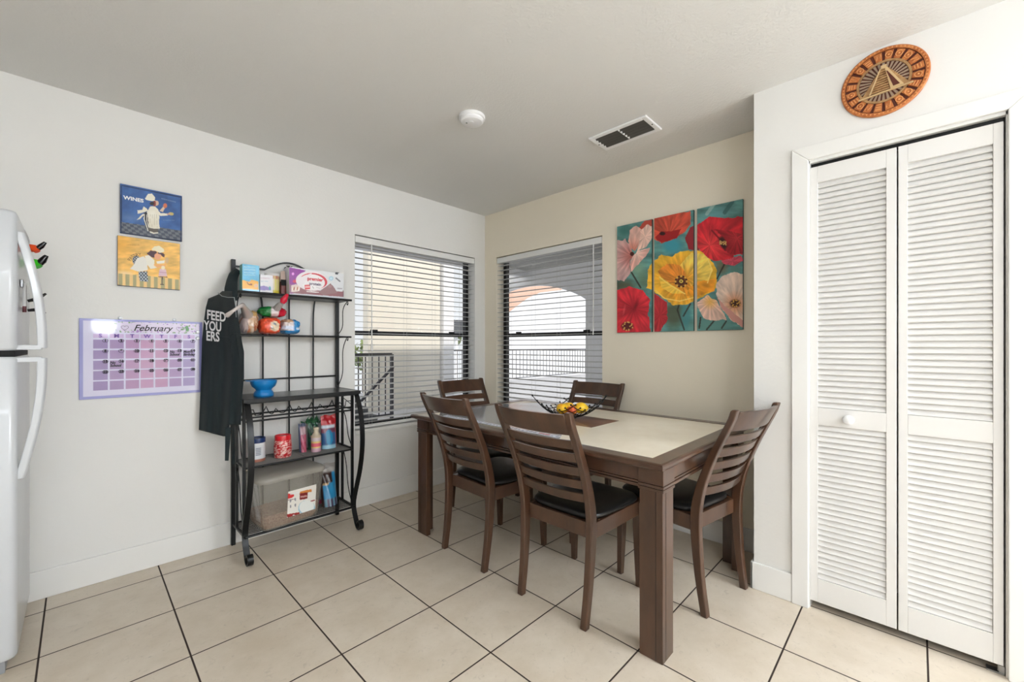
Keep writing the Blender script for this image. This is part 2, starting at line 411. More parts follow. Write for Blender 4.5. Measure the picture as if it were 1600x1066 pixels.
def blind(label, horiz, a0, a1, z0, z1, wand_at, tilt=3.):
    def P(a, d, z): return (a, d, z) if horiz == 'x' else (d, a, z)
    loc = P((a0+a1)/2, .03, z0+.02)
    R = root('window_blind', loc, label, 'window blind')
    def B(mb, A0, A1, D0, D1, Z0, Z1):
        p = P(A0, D0, Z0); q = P(A1, D1, Z1); mb.box(min(p[0], q[0]), max(p[0], q[0]), min(p[1], q[1]), max(p[1], q[1]), Z0, Z1)
    g = .006
    m = MB(); B(m, a0+g, a1-g, .003, .058, z1-.056, z1-.008); m.build('headrail', M_slat, R, bevel=.002)
    s = MB(); pitch = .0434; z = z1-.078; D0, D1 = .008, .056; n = 0; c = (D0+D1)/2; h = (D1-D0)/2
    tl = math.radians(tilt)
    while z > z0+.045:
        ring = []
        prof = []
        for k in range(5):
            u = -1+k*.5; prof.append((c+h*u*math.cos(tl), z+h*u*math.sin(tl)+.0018*(1-u*u)))
        top = prof+[(d, zz-.0032) for d, zz in reversed(prof)]
        s.loft([[P(a0+g+.002, d, zz) for d, zz in top], [P(a1-g-.002, d, zz) for d, zz in top]])
        z -= pitch; n += 1
    s.build('slats', mat('shaded slat paint', (198, 198, 197), .5), R)  # slats greyer than the headrail: backlit shade put into the colour
    m = MB(); B(m, a0+g+.002, a1-g-.002, D0+.002, D1-.002, z0+.012, z0+.027); m.build('bottom_rail', M_slat, R, bevel=.002)
    m = MB(); w = a1-a0
    for f in (.12, .38, .62, .88):
        for d in (D0+.001, D1-.001):
            m.tube([P(a0+w*f, d, z1-.056), P(a0+w*f, d, z0+.02)], .0009, 4)
    m.build('ladder_cord', mat('blind cord', (190, 190, 186), .8), R)
    m = MB(); a = wand_at
    m.tube([P(a, -.004, z1-.052), P(a, -.009, 1.16 if horiz == 'x' else 1.28)], .0045, 6)
    if horiz == 'x': m.tube([P(a, -.009, 1.21), P(a, -.009, 1.16)], .008, 6)
    m.build('tilt_wand', M_slat, R)
    return R
blind('white slatted blind in the left window behind the black rack', 'x', *W1, wand_at=-1.165)
blind('white slatted blind in the right window beside the poppy paintings', 'y', *W2, wand_at=-1.22)

# ------------------------------------------------------------------ camera
cam = bpy.data.cameras.new('camera'); co = bpy.data.objects.new('camera', cam); COL.objects.link(co)
co.location = (TX, TY, CH); co.rotation_euler = (PI/2, 0, YAW-PI/2)
cam.sensor_width = 36; cam.lens = 36*F/1600; cam.shift_y = (CYH-533)/1600; cam.clip_start = .02
sc.camera = co
# ------------------------------------------------------------------ dining table
def build_table():
    X0, X1, Y0, Y1, Z = -1.236, -.150, -2.316, -.652, .760
    R = root('dining_table', ((X0+X1)/2, (Y0+Y1)/2, 0), 'dark wooden dining table with cream stone inlaid top and thick square legs', 'table')
    # frame of the top: four mitred boards around the inlay, moulded edge
    bw = .078; prof = [(0, .752), (.004, .758), (.012, .7605), (bw-.004, .7605), (bw, .757), (bw, .728), (.022, .728), (.022, .733), (.006, .735), (0, .741)]
    m = MB()
    cs = [(X0, Y0), (X1, Y0), (X1, Y1), (X0, Y1)]; dr = [(1, 1), (-1, 1), (-1, -1), (1, -1)]
    rings = [[(cx+dx*o, cy+dy*o, z) for o, z in prof] for (cx, cy), (dx, dy) in zip(cs, dr)]
    m.loft(rings, closed=True)
    m.build('tabletop_frame', M_wood, R, bevel=.0008)
    m = MB().box(X0+bw-.001, X1-bw+.001, Y0+bw-.001, Y1-bw+.001, .73, .7585)
    stone = mat('cream stone top', (242, 234, 216), .3, noise=((230, 219, 197), 7, (1, 1, 1), .35, .75), coat=.15)
    inl = m.build('stone_inlay', stone, R); inl['label'] = 'cream stone centre of the top'
    # brown centre panel of veneer quarters
    cx, cy = (X0+X1)/2+.03, (Y0+Y1)/2; hx, hy = .145, .245
    quarters = [[(cx-hx, cy-hy), (cx+hx, cy-hy), (cx, cy)], [(cx+hx, cy-hy), (cx+hx, cy+hy), (cx, cy)], [(cx+hx, cy+hy), (cx-hx, cy+hy), (cx, cy)], [(cx-hx, cy+hy), (cx-hx, cy-hy), (cx, cy)]]
    tones = [(128, 88, 66), (96, 66, 50), (128, 88, 66), (168, 128, 96)]
    for q, t in zip(quarters, tones):
        MB().prism(q, lambda a, b: (a, b, .757), lambda a, b: (a, b, .7591)).build('veneer_panel', mat('veneer %d' % t[0], t, .3, noise=((int(t[0]*.75), int(t[1]*.72), int(t[2]*.7)), 14, (1, .3, 1), .3, .7)), R)
    # apron
    LX0, LX1, LY0, LY1 = -1.192, -.194, -2.296, -.672; A = .014
    m = MB()
    for (a, b, c, d) in ((LX0+A, LX0+A+.022, LY0+.05, LY1-.05), (LX1-A-.022, LX1-A, LY0+.05, LY1-.05), (LX0+.05, LX1-.05, LY0+A, LY0+A+.022), (LX0+.05, LX1-.05, LY1-A-.022, LY1-A)):
        m.box(a, b, c, d, .668, .728)
    e = A-.005
    for (a, b, c, d) in ((LX0+e, LX0+A+.026, LY0+.05, LY1-.05), (LX1-A-.026, LX1-e, LY0+.05, LY1-.05), (LX0+.05, LX1-.05, LY0+e, LY0+A+.026), (LX0+.05, LX1-.05, LY1-A-.026, LY1-e)):
        m.box(a, b, c, d, .644, .656); m.box(a+.002, b-.002, c+.002 if c > LY0+.04 or c < LY0+.02 else c, d, .659, .667)
    m.build('apron', M_wood, R, bevel=.0015)
    m = MB()
    for (a, b, c, d) in ((LX0+.03, LX1-.03, LY0+.03, LY0+.045), (LX0+.03, LX1-.03, LY1-.045, LY1-.03), (LX0+.03, LX0+.045, LY0+.03, LY1-.03), (LX1-.045, LX1-.03, LY0+.03, LY1-.03)):
        m.box(a, b, c, d, .70, .7315)
    m.build('sub_frame', M_wooddk, R)
    # corner legs: two thick boards joined in an L, opening inwards, a grooved block at the top
    for sx, ox, oy, sy in ((1, LX0, LY0, 1), (-1, LX1, LY0, 1), (1, LX0, LY1, -1), (-1, LX1, LY1, -1)):
        W, Th = .094, .030
        def Lp(i, w=W, th=Th): # outline, i = how far outside the leg line
            pts = [(-i, -i), (w+i, -i), (w+i, th), (th, th), (th, w+i), (-i, w+i)]
            return [(ox+sx*a, oy+sy*b) for a, b in pts]
        m = MB()
        def st(z0, z1, i, w=W):
            p = Lp(i, w); p = p if sx*sy > 0 else p[::-1]
            m.prism(p, lambda a, b: (a, b, z0), lambda a, b: (a, b, z1))
        st(0, .643, 0)
        st(.669, .7275, .004); st(.6565, .6675, .005); st(.643, .655, .005)
        g = m.build('leg', M_wood, R, bevel=.002)
        gm = MB()
        # vertical reeding near the outer corner
        for d in (.026,):
            a0 = (ox+sx*(d), oy-sy*.0006); 
            gm.box(min(ox+sx*d, ox+sx*(d+.0028)), max(ox+sx*d, ox+sx*(d+.0028)), min(oy-sy*.0006, oy+sy*.001), max(oy-sy*.0006, oy+sy*.001), .004, .642)
            gm.box(min(ox-sx*.0006, ox+sx*.001), max(ox-sx*.0006, ox+sx*.001), min(oy+sy*d, oy+sy*(d+.0028)), max(oy+sy*d, oy+sy*(d+.0028)), .004, .642)
            p = Lp(.001); 
        gm.build('groove', M_wooddk, g)
build_table()

# clear table protector with a printed edge
R = root('plastic_table_cover', (-.75, -1.25, .762), 'clear plastic sheet with a printed edge lying on the window half of the table', 'table cover')
pts = [(-1.150, -.84), (-1.07, -.745), (-.52, -.745), (-.26, -.93), (-.24, -1.00), (-.70, -1.40), (-1.08, -1.74), (-1.150, -1.78)]
MB().prism(pts, lambda a, b: (a, b, .7612), lambda a, b: (a, b, .7622)).build('sheet', glass_mat('clear vinyl', (.96, .97, .98), .16, .16, (214, 224, 238), .12), R)
pr = MB(); rnd = random.Random(3)
MB().box(-1.146, -1.105, -1.76, -.87, .7623, .7627).build('printed_strip', mat('printed strip', (214, 220, 232), .3), R)
for i in range(32):
    y = -1.75+i*.027; L = rnd.uniform(.008, .02)
    pr.box(-1.130, -1.122, y, y+L, .7628, .763)
    if rnd.random() < .6: pr.box(-1.118, -1.112, y, y+L*.8, .7628, .763)
pr.build('small_print', mat('print grey', (112, 104, 122), .5), R)
MB().box(-1.128, -1.115, -1.70, -1.63, .7631, .7633).build('red_print', mat('print red', (172, 84, 84), .5), R)

# ------------------------------------------------------------------ dining chairs
def build_chair():
    R = root('dining_chair', (0, 0, 0), 'x', 'chair', 'ladder back chairs around the dining table')
    post = [(0, 0, .030), (.018, .10, .033), (.031, .22, .038), (.040, .36, .044), (.041, .44, .045), (.027, .53, .042), (0, .62, .038), (-.045, .73, .034), (-.095, .83, .030), (-.143, .925, .026)]
    def px(z):
        for (a, za, _), (b, zb, _) in zip(post[:-1], post[1:]):
            if za <= z <= zb: return a+(b-a)*(z-za)/(zb-za)
        return post[-1][0]
    def py(z): return .181+.019*(z/.925)
    def smoothpost():
        out = []
        for k in range(29):
            z = .925*k/28
            ws = [p[1] for p in post]; d = np.interp(z, ws, [p[2] for p in post])
            # smooth by averaging neighbours
            x = sum(np.interp(min(max(z+o, 0), .925), ws, [p[0] for p in post]) for o in (-.05, -.025, 0, .025, .05))/5
            out.append((float(x), z, float(d)))
        return out
    sp = smoothpost()
    for s in (1, -1):
        m = MB(); rings = []
        for x, z, d in sp:
            y = s*py(z); w = .015
            rings.append([(x-d/2, y-w, z), (x+d/2, y-w, z), (x+d/2, y+w, z), (x-d/2, y+w, z)])
        # rounded top ear
        x, z, d = sp[-1]; y = s*py(z); rings.append([(x-d/2-.002, y-.011, z+.006), (x+d/2-.006, y-.011, z+.006), (x+d/2-.006, y+.011, z+.006), (x-d/2-.002, y+.011, z+.006)])
        m.loft(rings); m.build('leg', M_wood, R, bevel=.004, smooth=50)
    for s in (1, -1):
        m = MB(); rings = []
        for z, d, x, dy in ((0, .026, .456, .004), (.15, .032, .452, .002), (.30, .038, .450, 0), (.425, .040, .449, 0)):
            y = s*(.192+dy); rings.append([(x-d/2, y-d/2, z), (x+d/2, y-d/2, z), (x+d/2, y+d/2, z), (x-d/2, y+d/2, z)])
        m.loft(rings); m.build('leg', M_wood, R, bevel=.003)
    # seat frame
    m = MB(); zt, zb = .432, .364
    m.loft([[(.045, -.166, z), (.062, -.166, z), (.062, .166, z), (.045, .166, z)] for z in (zb, zt)])
    m.loft([[(.438, -.176, z), (.462, -.176, z), (.462, .176, z), (.438, .176, z)] for z in (zb, zt)])
    for s in (1, -1):
        m.loft([[(.052, s*.174, z), (.436, s*.186, z), (.436, s*.206, z), (.052, s*.194, z)][::s] for z in (zb, zt)])
    m.box(.05, .45, -.17, .17, .420, .430)
    m.build('seat_frame', M_wood, R, bevel=.002)
    # cushion
    m = MB(); rings = []; n = 40
    for z, ins, in ((.4325, .004), (.440, -.002), (.450, -.003), (.459, .004), (.466, .022), (.470, .055), (.4725, .11)):
        ring = []
        for k in range(n):
            a = 2*PI*k/n; c, s_ = math.cos(a), math.sin(a); e = 2/5.5
            u = math.copysign(abs(c)**e, c); v = math.copysign(abs(s_)**e, s_)
            x = .266+u*(.206-ins); hw = (.186+.024*(u+1)/2)-ins
            if u < -.7 and abs(v) > .6: hw -= .0
            ring.append((x, v*hw, z))
        rings.append(ring)
    m.loft(rings); c = m.build('seat', M_leather, R, smooth=50); c['label'] = 'black leather seat cushion'
    # slats and top rail, bowed to the back
    def rail(zc, h, th, bow, name):
        m = MB(); rings = []; N = 12; Y = py(zc)-.012
        for i in range(N+1):
            t = -1+2*i/N; y = t*Y; b = bow*(1-t*t)
            z0, z1 = zc-h/2, zc+h/2; xa, xb = px(z0)-b, px(z1)-b
            rings.append([(xa-th/2, y, z0), (xa+th/2, y, z0), (xb+th/2, y, z1), (xb-th/2, y, z1)])
        m.loft(rings); m.build(name, M_wood, R, bevel=.0025, smooth=40)
    rail(.878, .088, .020, .030, 'top_rail')
    for z in (.790, .730, .668, .607, .546): rail(z, .040, .015, .028, 'slat')
    return R
chair = build_chair()
def dup(o):
    r = o.copy(); COL.objects.link(r)
    for ch in o.children:
        c = ch.copy(); COL.objects.link(c); c.parent = r
    return r
spots = [(-1.228, -1.790, 0., 'dark slat-back chair on the near long side of the table, closest to the camera'),
         (-1.213, -1.152, -2.3, 'dark slat-back chair on the near long side of the table, closer to the black rack'),
         (-.607, -2.338, 80.7, 'dark slat-back chair at the table end beside the white closet doors'),
         (-.176, -1.283, 180., 'dark slat-back chair against the right wall, directly behind the fruit bowl'),
         (-.600, -.500, -94., 'dark slat-back chair at the far table end in the corner between the windows')]
for i, (x, y, a, lab) in enumerate(spots):
    o = chair if i == 0 else dup(chair)
    o.location = (x, y, 0); o.rotation_euler = (0, 0, math.radians(a)); o['label'] = lab

# ------------------------------------------------------------------ wire fruit bowl
def build_bowl():
    cx, cy, z0 = -.655, -1.475, .7625
    R = root('wire_fruit_bowl', (cx, cy, z0), 'black wire mesh fruit bowl with ball tipped corners on the dining table', 'bowl')
    # square mesh whose diagonal lies across the line of sight
    rt = (SS, -CC); fw = (CC, SS)
    H = .136; D = .158
    def S(u, v):
        # u,v in -1..1 : the two diagonals of the leaf shaped bowl run along rt / fw
        a = (u+v)/2; b = (u-v)/2      # a along rt (long), b along fw
        r = math.hypot(a*1.0, b*1.0)
        x = a*.228; y = b*.155
        z = H*(abs(a)**2.3)+.098*(abs(b)**2.0)+.004
        # bulge the sides
        return (cx+rt[0]*x*1.0+fw[0]*y, cy+rt[1]*x+fw[1]*y, z0+z)
    n = 8; wire = MB(); ball = MB()
    for fam in (0, 1):
        for i in range(n):
            c = -0.92+1.84*i/(n-1)
            ext = 1.0
            pts = []
            for k in range(21):
                t = (-1+2*k/20)*1.04
                pts.append(S(t, c) if fam == 0 else S(c, t))
            wire.tube(pts, .0024, 6)
            for p in (pts[0], pts[-1]): MB().lathe([(0, -.0055), (.004, -.004), (.0055, 0), (.004, .004), (0, .0055)], p, 8).build('ball_tip', M_black, R, smooth=60)
    # rim wire
    rim = []
    for (a, b) in (((-1, -1), (1, -1)), ((1, -1), (1, 1)), ((1, 1), (-1, 1)), ((-1, 1), (-1, -1))):
        for k in range(10):
            t = k/10; rim.append(S((a[0]+(b[0]-a[0])*t)*.93, (a[1]+(b[1]-a[1])*t)*.93))
    wire.tube(rim, .0022, 6, closed=True)
    wire.build('wire_mesh', M_black, R, smooth=60)
    m = MB(); m.tube([(cx+.04*math.cos(a), cy+.04*math.sin(a), z0+.0035) for a in [2*PI*k/24 for k in range(24)]], .0025, 6, closed=True); m.build('foot_ring', M_black, R, smooth=60)
    # fruit
    def at(a, b, z): return (cx+rt[0]*a+fw[0]*b, cy+rt[1]*a+fw[1]*b, z0+z)
    def fruit(name, label, cat, c, rx, rz, col, long_axis=None, grp=None):
        m = MB(); seg = 28; rings = []
        R_ = root(name, (c[0], c[1], c[2]-rz), label, cat, grp)
        N = 16; vs = []; 
        for i in range(N+1):
            ph = PI*i/N; ring = []
            for k in range(seg):
                a = 2*PI*k/seg; x = math.sin(ph)*math.cos(a); y = math.sin(ph)*math.sin(a); z = math.cos(ph)
                q = 1.0
                if cat == 'apple': q = 1-.16*math.exp(-((1-abs(z))*9))
                if cat == 'lemon': q = 1+.16*math.exp(-((1-abs(z))*14))
                p = Vector((x*rx*q, y*rx*q, z*rz*q))
                if long_axis: p = Matrix.Rotation(PI/2, 3, Vector(long_axis)) @ p
                ring.append(p+Vector(c))
            rings.append(ring)
        m.loft(rings); m.build('fruit_body', col, R_, smooth=80)
        s = MB().tube([Vector(c)+Vector((0, 0, rz*.78)), Vector(c)+Vector((.004, .002, rz*1.12))] if not long_axis else [Vector(c)+Vector((rt[0]*rz*.98, rt[1]*rz*.98, 0)), Vector(c)+Vector((rt[0]*rz*1.1, rt[1]*rz*1.1, .003))], .0018, 6)
        s.build('stem', M_wooddk, R_)
    ye = mat('lemon skin', (238, 196, 40), .4, bump=(240, .25, .003), noise=((226, 168, 30), 14, (1, 1, 1), .4, .7))
    oy = mat('yellow orange apple skin', (235, 186, 36), .3, noise=((214, 92, 40), 11, (1, 1, 1), .46, .62))
    rd = mat('red peach skin', (214, 88, 48), .5, noise=((232, 150, 60), 12, (1, 1, 1), .45, .65))
    fruit('apple', 'yellow apple with an orange blush at the left of the wire bowl', 'apple', at(-.043, -.012, .057), .038, .036, oy)
    fruit('peach', 'small orange red peach low in the middle of the wire bowl', 'peach', at(.008, -.050, .052), .028, .027, rd)
    fruit('lemon', 'yellow lemon lying at the right of the wire bowl', 'lemon', at(.066, -.004, .060), .033, .041, ye, fw+(0,))
    fruit('apple', 'yellow apple half hidden behind the other fruit in the wire bowl', 'apple', at(.0, .052, .058), .034, .032, oy)
build_bowl()

# ------------------------------------------------------------------ smoke detector, vent
cx, cy = -1.225, -1.243
R = root('smoke_detector', (cx, cy, CEIL), 'round white smoke detector on the ceiling', 'smoke detector')
MB().lathe([(.0, -.0005), (.070, -.0005), (.071, -.012), (.068, -.016), (.0, -.016)], (cx, cy, CEIL), 48).build('mount_ring', M_white, R, smooth=35)
MB().lathe([(.0, -.014), (.062, -.014), (.062, -.026), (.055, -.034), (.030, -.040), (.0, -.0405)], (cx, cy, CEIL), 48).build('cover', M_white, R, smooth=35)
MB().lathe([(.0, -.040), (.010, -.040), (.010, -.043), (.0, -.044)], (cx-.014, cy-.014, CEIL), 20).build('test_button', M_white, R, smooth=35)
MB().box(cx-.03, cx-.022, cy+.01, cy+.018, CEIL-.0405, CEIL-.037).build('indicator', mat('indicator', (90, 100, 100), .4), R)

vx0, vx1, vy0, vy1 = -.592, -.392, -1.932, -1.566
R = root('ceiling_vent', ((vx0+vx1)/2, (vy0+vy1)/2, CEIL), 'white louvred air vent with dark slots on the ceiling', 'vent')
m = MB(); z0, z1 = CEIL-.012, CEIL-.0005; b = .028
m.box(vx0, vx1, vy0, vy0+b, z0, z1); m.box(vx0, vx1, vy1-b, vy1, z0, z1); m.box(vx0, vx0+b, vy0+b, vy1-b, z0, z1); m.box(vx1-b, vx1, vy0+b, vy1-b, z0, z1); m.box(vx0+b, vx1-b, (vy0+vy1)/2-.005, (vy0+vy1)/2+.005, z0-.001, z1)
m.build('frame', M_white, R, bevel=.004)
MB().box(vx0+b, vx1-b, vy0+b, vy1-b, CEIL-.0015, CEIL-.0006).build('duct_opening', M_dark, R)
m = MB(); n = 5
for i in range(n):
    x = vx0+b+(vx1-vx0-2*b)*(i+.5)/n
    m.prism([(x-.010, CEIL-.003), (x-.008, CEIL-.003), (x+.004, CEIL-.014), (x+.002, CEIL-.014)], lambda a, c: (a, vy0+b, c), lambda a, c: (a, vy1-b, c))
m.build('louvres', mat('shaded louvre', (78, 75, 70), .5), R)  # louvres coloured dark to stand in for shade inside the duct
for y in (vy0+.012, vy1-.012): MB().lathe([(0, -.003), (.004, -.002), (.004, 0)], ((vx0+vx1)/2, y, CEIL-.012), 10).build('screw', M_dark, R)

# ------------------------------------------------------------------ refrigerator
def build_fridge():
    R = root('refrigerator', (-3.25, -.31, 0), 'white top-freezer refrigerator with curved handles cut off by the left edge', 'refrigerator')
    W = mat('fridge enamel', (202, 205, 209), .3, coat=.3)
    fx = -2.866; fy0, fy1 = -.604, -.022
    MB().box(-3.60, fx-.075, fy0+.006, fy1-.002, .03, 1.672).build('body', W, R, bevel=.008)
    MB().box(-3.55, fx-.03, fy0+.02, fy1-.02, .0, .07).build('base_grille', mat('grille', (150, 152, 154), .5), R)
    def door(z0, z1, nm):
        rings = []
        for z, i in ((z0, .014), (z0+.004, .006), (z0+.014, .0), (z1-.014, .0), (z1-.004, .006), (z1, .014)):
            r = .022; X1 = fx-i*.8; X0 = fx-.07; Y0 = fy0+i; Y1 = fy1-i; ring = [(X0, Y0, z), (X0, Y1, z)]
            for k in range(7):
                a = PI/2*(1-k/6); ring.append((X1-r+r*math.cos(a), Y1-r+r*math.sin(a), z))
            for k in range(7):
                a = -PI/2*k/6; ring.append((X1-r+r*math.cos(a), Y0+r+r*math.sin(a), z))
            rings.append(ring[::-1])
        d = MB().loft(rings).build(nm, W, R, smooth=40); return d
    lo = door(.045, 1.158, 'fridge_door'); up = door(1.176, 1.694, 'freezer_door')
    MB().box(-3.0, fx-.006, fy0+.008, fy1-.008, 1.155, 1.178).build('door_gasket', M_dark, R)
    yc = -.565
    def handle(zs, par):
        rings = []; 
        for z, off, w in zs:
            x = fx+off; h = .013
            rings.append([(x-h, yc-w, z), (x+h*.5, yc-w, z), (x+h, yc-w*.5, z), (x+h, yc+w*.5, z), (x+h*.5, yc+w, z), (x-h, yc+w, z)])
        return rings
    N = 14
    zs = [(1.186+(1.62-1.186)*k/N, .056*math.cos(PI/2*(k/N)**1.15)+.004, .020-.004*k/N) for k in range(N+1)]
    m = MB().loft(handle(zs, up)); m.box(fx-.006, fx+.060, yc-.020, yc+.020, 1.180, 1.199)
    m.build('handle', W, up, smooth=50, bevel=.003)
    zs = [(1.150-(1.150-.70)*k/N, .056*math.cos(PI/2*(k/N)**1.15)+.004, .020-.004*k/N) for k in range(N+1)][::-1]
    m = MB().loft(handle(zs, lo)); m.box(fx-.006, fx+.060, yc-.020, yc+.020, 1.134, 1.153)
    m.build('handle', W, lo, smooth=50, bevel=.003)
    # things held on the freezer door
    def clip(lab, y, z, col, blk, sc_=1.):
        C = root('magnetic_clip', (fx, y, z), lab, 'magnetic clip')
        m = MB(); m.tube([(fx+.010, y, z), (fx+.018, y-.002, z+.001), (fx+.028, y-.010, z+.002), (fx+.038, y-.016, z-.012)], [.014*sc_, .019*sc_, .016*sc_, .011*sc_], 12)
        if col is not None: m.build('grip', col, C, smooth=60)
        t = MB().tube([(fx+.036, y-.012, z-.002), (fx+.048, y-.014, z+.014*sc_), (fx+.060, y-.016, z+.034*sc_)], [.010*sc_, .011*sc_, .006*sc_], 12); t.build('black_tip', blk, C, smooth=60)
    bl = mat('gloss black plastic', (14, 12, 14), .2)
    clip('orange red clip with a black tip on the freezer door, topmost clip', -.33, 1.600, mat('orange plastic', (226, 78, 28), .3), bl, .9)
    clip('bright green clip with a black tip on the freezer door under the orange one', -.24, 1.548, mat('green plastic', (52, 190, 28), .3), bl, 1.2)
    t = MB().tube([(fx+.008, -.28, 1.385), (fx+.035, -.285, 1.395), (fx+.060, -.29, 1.420)], [.006, .008, .004], 10).build('clip_magnet', bl, smooth=60); tag(t, 'upper of two small black clips on the freezer door under the green clip', 'magnetic clip')
    t = MB().tube([(fx+.008, -.28, 1.345), (fx+.035, -.285, 1.350), (fx+.058, -.29, 1.335)], [.006, .008, .004], 10).build('clip_magnet', bl, smooth=60); tag(t, 'lower of two small black clips on the freezer door under the green clip', 'magnetic clip')
    p = MB().box(fx+.0005, fx+.0015, -.30, -.12, 1.60, 1.70-.02).build('note_paper', mat('paper', (196, 198, 200), .7)); tag(p, 'grey white paper note stuck high on the freezer door', 'paper')
    # marker pens in a clip seen through the upper handle
    C = root('pen_clip', (fx, -.50, 1.40), 'steel clip holding marker pens on the freezer door behind the handle', 'pen clip')
    MB().box(fx+.001, fx+.010, -.515, -.475, 1.42, 1.45).build('clip_body', mat('steel', (150, 150, 150), .3, .9), C, bevel=.002)
    MB().tube([(fx+.012, -.505, 1.345), (fx+.012, -.505, 1.44)], .005, 10).build('pen', M_white, C, smooth=60)
    MB().tube([(fx+.012, -.505, 1.325), (fx+.012, -.505, 1.348)], .0055, 10).build('pen_cap', mat('maroon cap', (96, 40, 46), .4), C, smooth=60)
    MB().tube([(fx+.012, -.487, 1.345), (fx+.012, -.487, 1.43)], .005, 10).build('pen', mat('grey barrel', (100, 102, 108), .4), C, smooth=60)
build_fridge()

# ------------------------------------------------------------------ chef pictures
def canvas(name, label, cat, x0, x1, z0, z1, th, fn, crop, edge, nx, ny, m=M_vc):
    o = MB().box(x0, x1, -th, -.001, z0, z1).build(name, mat('canvas edge %s' % name, edge, .7), bevel=.0015)
    tag(o, label, cat)
    painted('painted_surface', (x0+.001, -th-.0006, z1-.001), (x1-x0-.002, 0, 0), (0, 0, -(z1-z0-.002)), nx, ny, fn, m, o, crop)
    return o
def chef_blue(X, Y):  # crop (185,285) x 11.22
    a = Art(X, Y, (62, 96, 152)); a.noisy(.3, .006, 3)
    a.ell(200, 620, 330, 110, (100, 130, 175), .15, .7, 1.); a.ell(450, 250, 300, 120, (52, 84, 140), 0, .4, 1.)
    fl = a.pmask([(20, 690), (600, 770), (1120, 850), (1120, 1060), (20, 920)], 10); a.put(fl, (112, 118, 126))
    ch = ((np.floor((X-.35*Y)/62)+np.floor((Y-.12*X)/42)) % 2 == 0); a.put(fl & ch, (66, 72, 88), .75)
    a.line([(20, 880), (560, 960), (1110, 1030)], 26, (54, 60, 78))
    # skirt with black and white stripes
    a.poly([(430, 560), (480, 510), (540, 600), (560, 760), (540, 860), (500, 840), (450, 700)], (34, 34, 40))
    a.line([(455, 560), (450, 640), (490, 760), (520, 850)], 16, (222, 220, 212)); a.line([(500, 570), (500, 690), (540, 820)], 12, (222, 220, 212))
    a.poly([(520, 800), (700, 800), (690, 900), (620, 890), (540, 860)], (96, 90, 84)); a.line([(560, 870), (620, 892), (690, 885)], 22, (226, 222, 208))
    # apron and coat
    a.poly([(560, 420), (640, 420), (700, 480), (720, 600), (710, 720), (730, 810), (620, 815), (530, 790), (520, 640), (500, 520)], (226, 220, 202), 4, c2=(240, 236, 224), cen=(600, 560), rad=150)
    for k in range(4): a.line([(560+35*k, 560), (545+45*k, 790)], 5, (178, 168, 148), .8)
    a.poly([(330, 490), (420, 480), (440, 420), (500, 460), (520, 500), (430, 530), (340, 550)], (230, 224, 206), 6); a.poly([(320, 660), (430, 550), (450, 570), (380, 640)], (228, 222, 206), 4)
    a.poly([(640, 440), (740, 540), (860, 545), (870, 580), (740, 590), (650, 540)], (232, 226, 210), 3)
    a.poly([(720, 500), (800, 410), (830, 420), (780, 520)], (216, 190, 164)); a.ell(820, 410, 34, 42, (206, 116, 84)); a.ell(925, 552, 46, 28, (196, 180, 110), .1)
    a.line([(860, 560), (900, 556)], 26, (210, 160, 140))
    # head and toque
    a.ell(660, 365, 48, 46, (216, 180, 156)); a.ell(632, 372, 28, 50, (140, 66, 62)); a.ell(590, 370, 40, 30, (58, 48, 48))
    a.poly([(465, 290), (520, 200), (590, 195), (640, 260), (640, 320), (580, 330), (480, 305)], (236, 232, 214), 5)
    # little white marks
    for x in np.arange(760, 1010, 26): a.ell(x, 285+(x-760)*.25, 7, 12, (150, 170, 200), 0, .7)
    for x in np.arange(790, 1000, 30): a.ell(x, 665, 8, 7, (140, 165, 198), 0, .7)
    bd = (a.pmask([(45, 45), (1108, 252), (1100, 1045), (35, 905)]) ^ a.pmask([(66, 66), (1094, 268), (1086, 1024), (56, 890)])); a.put(bd, (34, 50, 84))
    return a.C
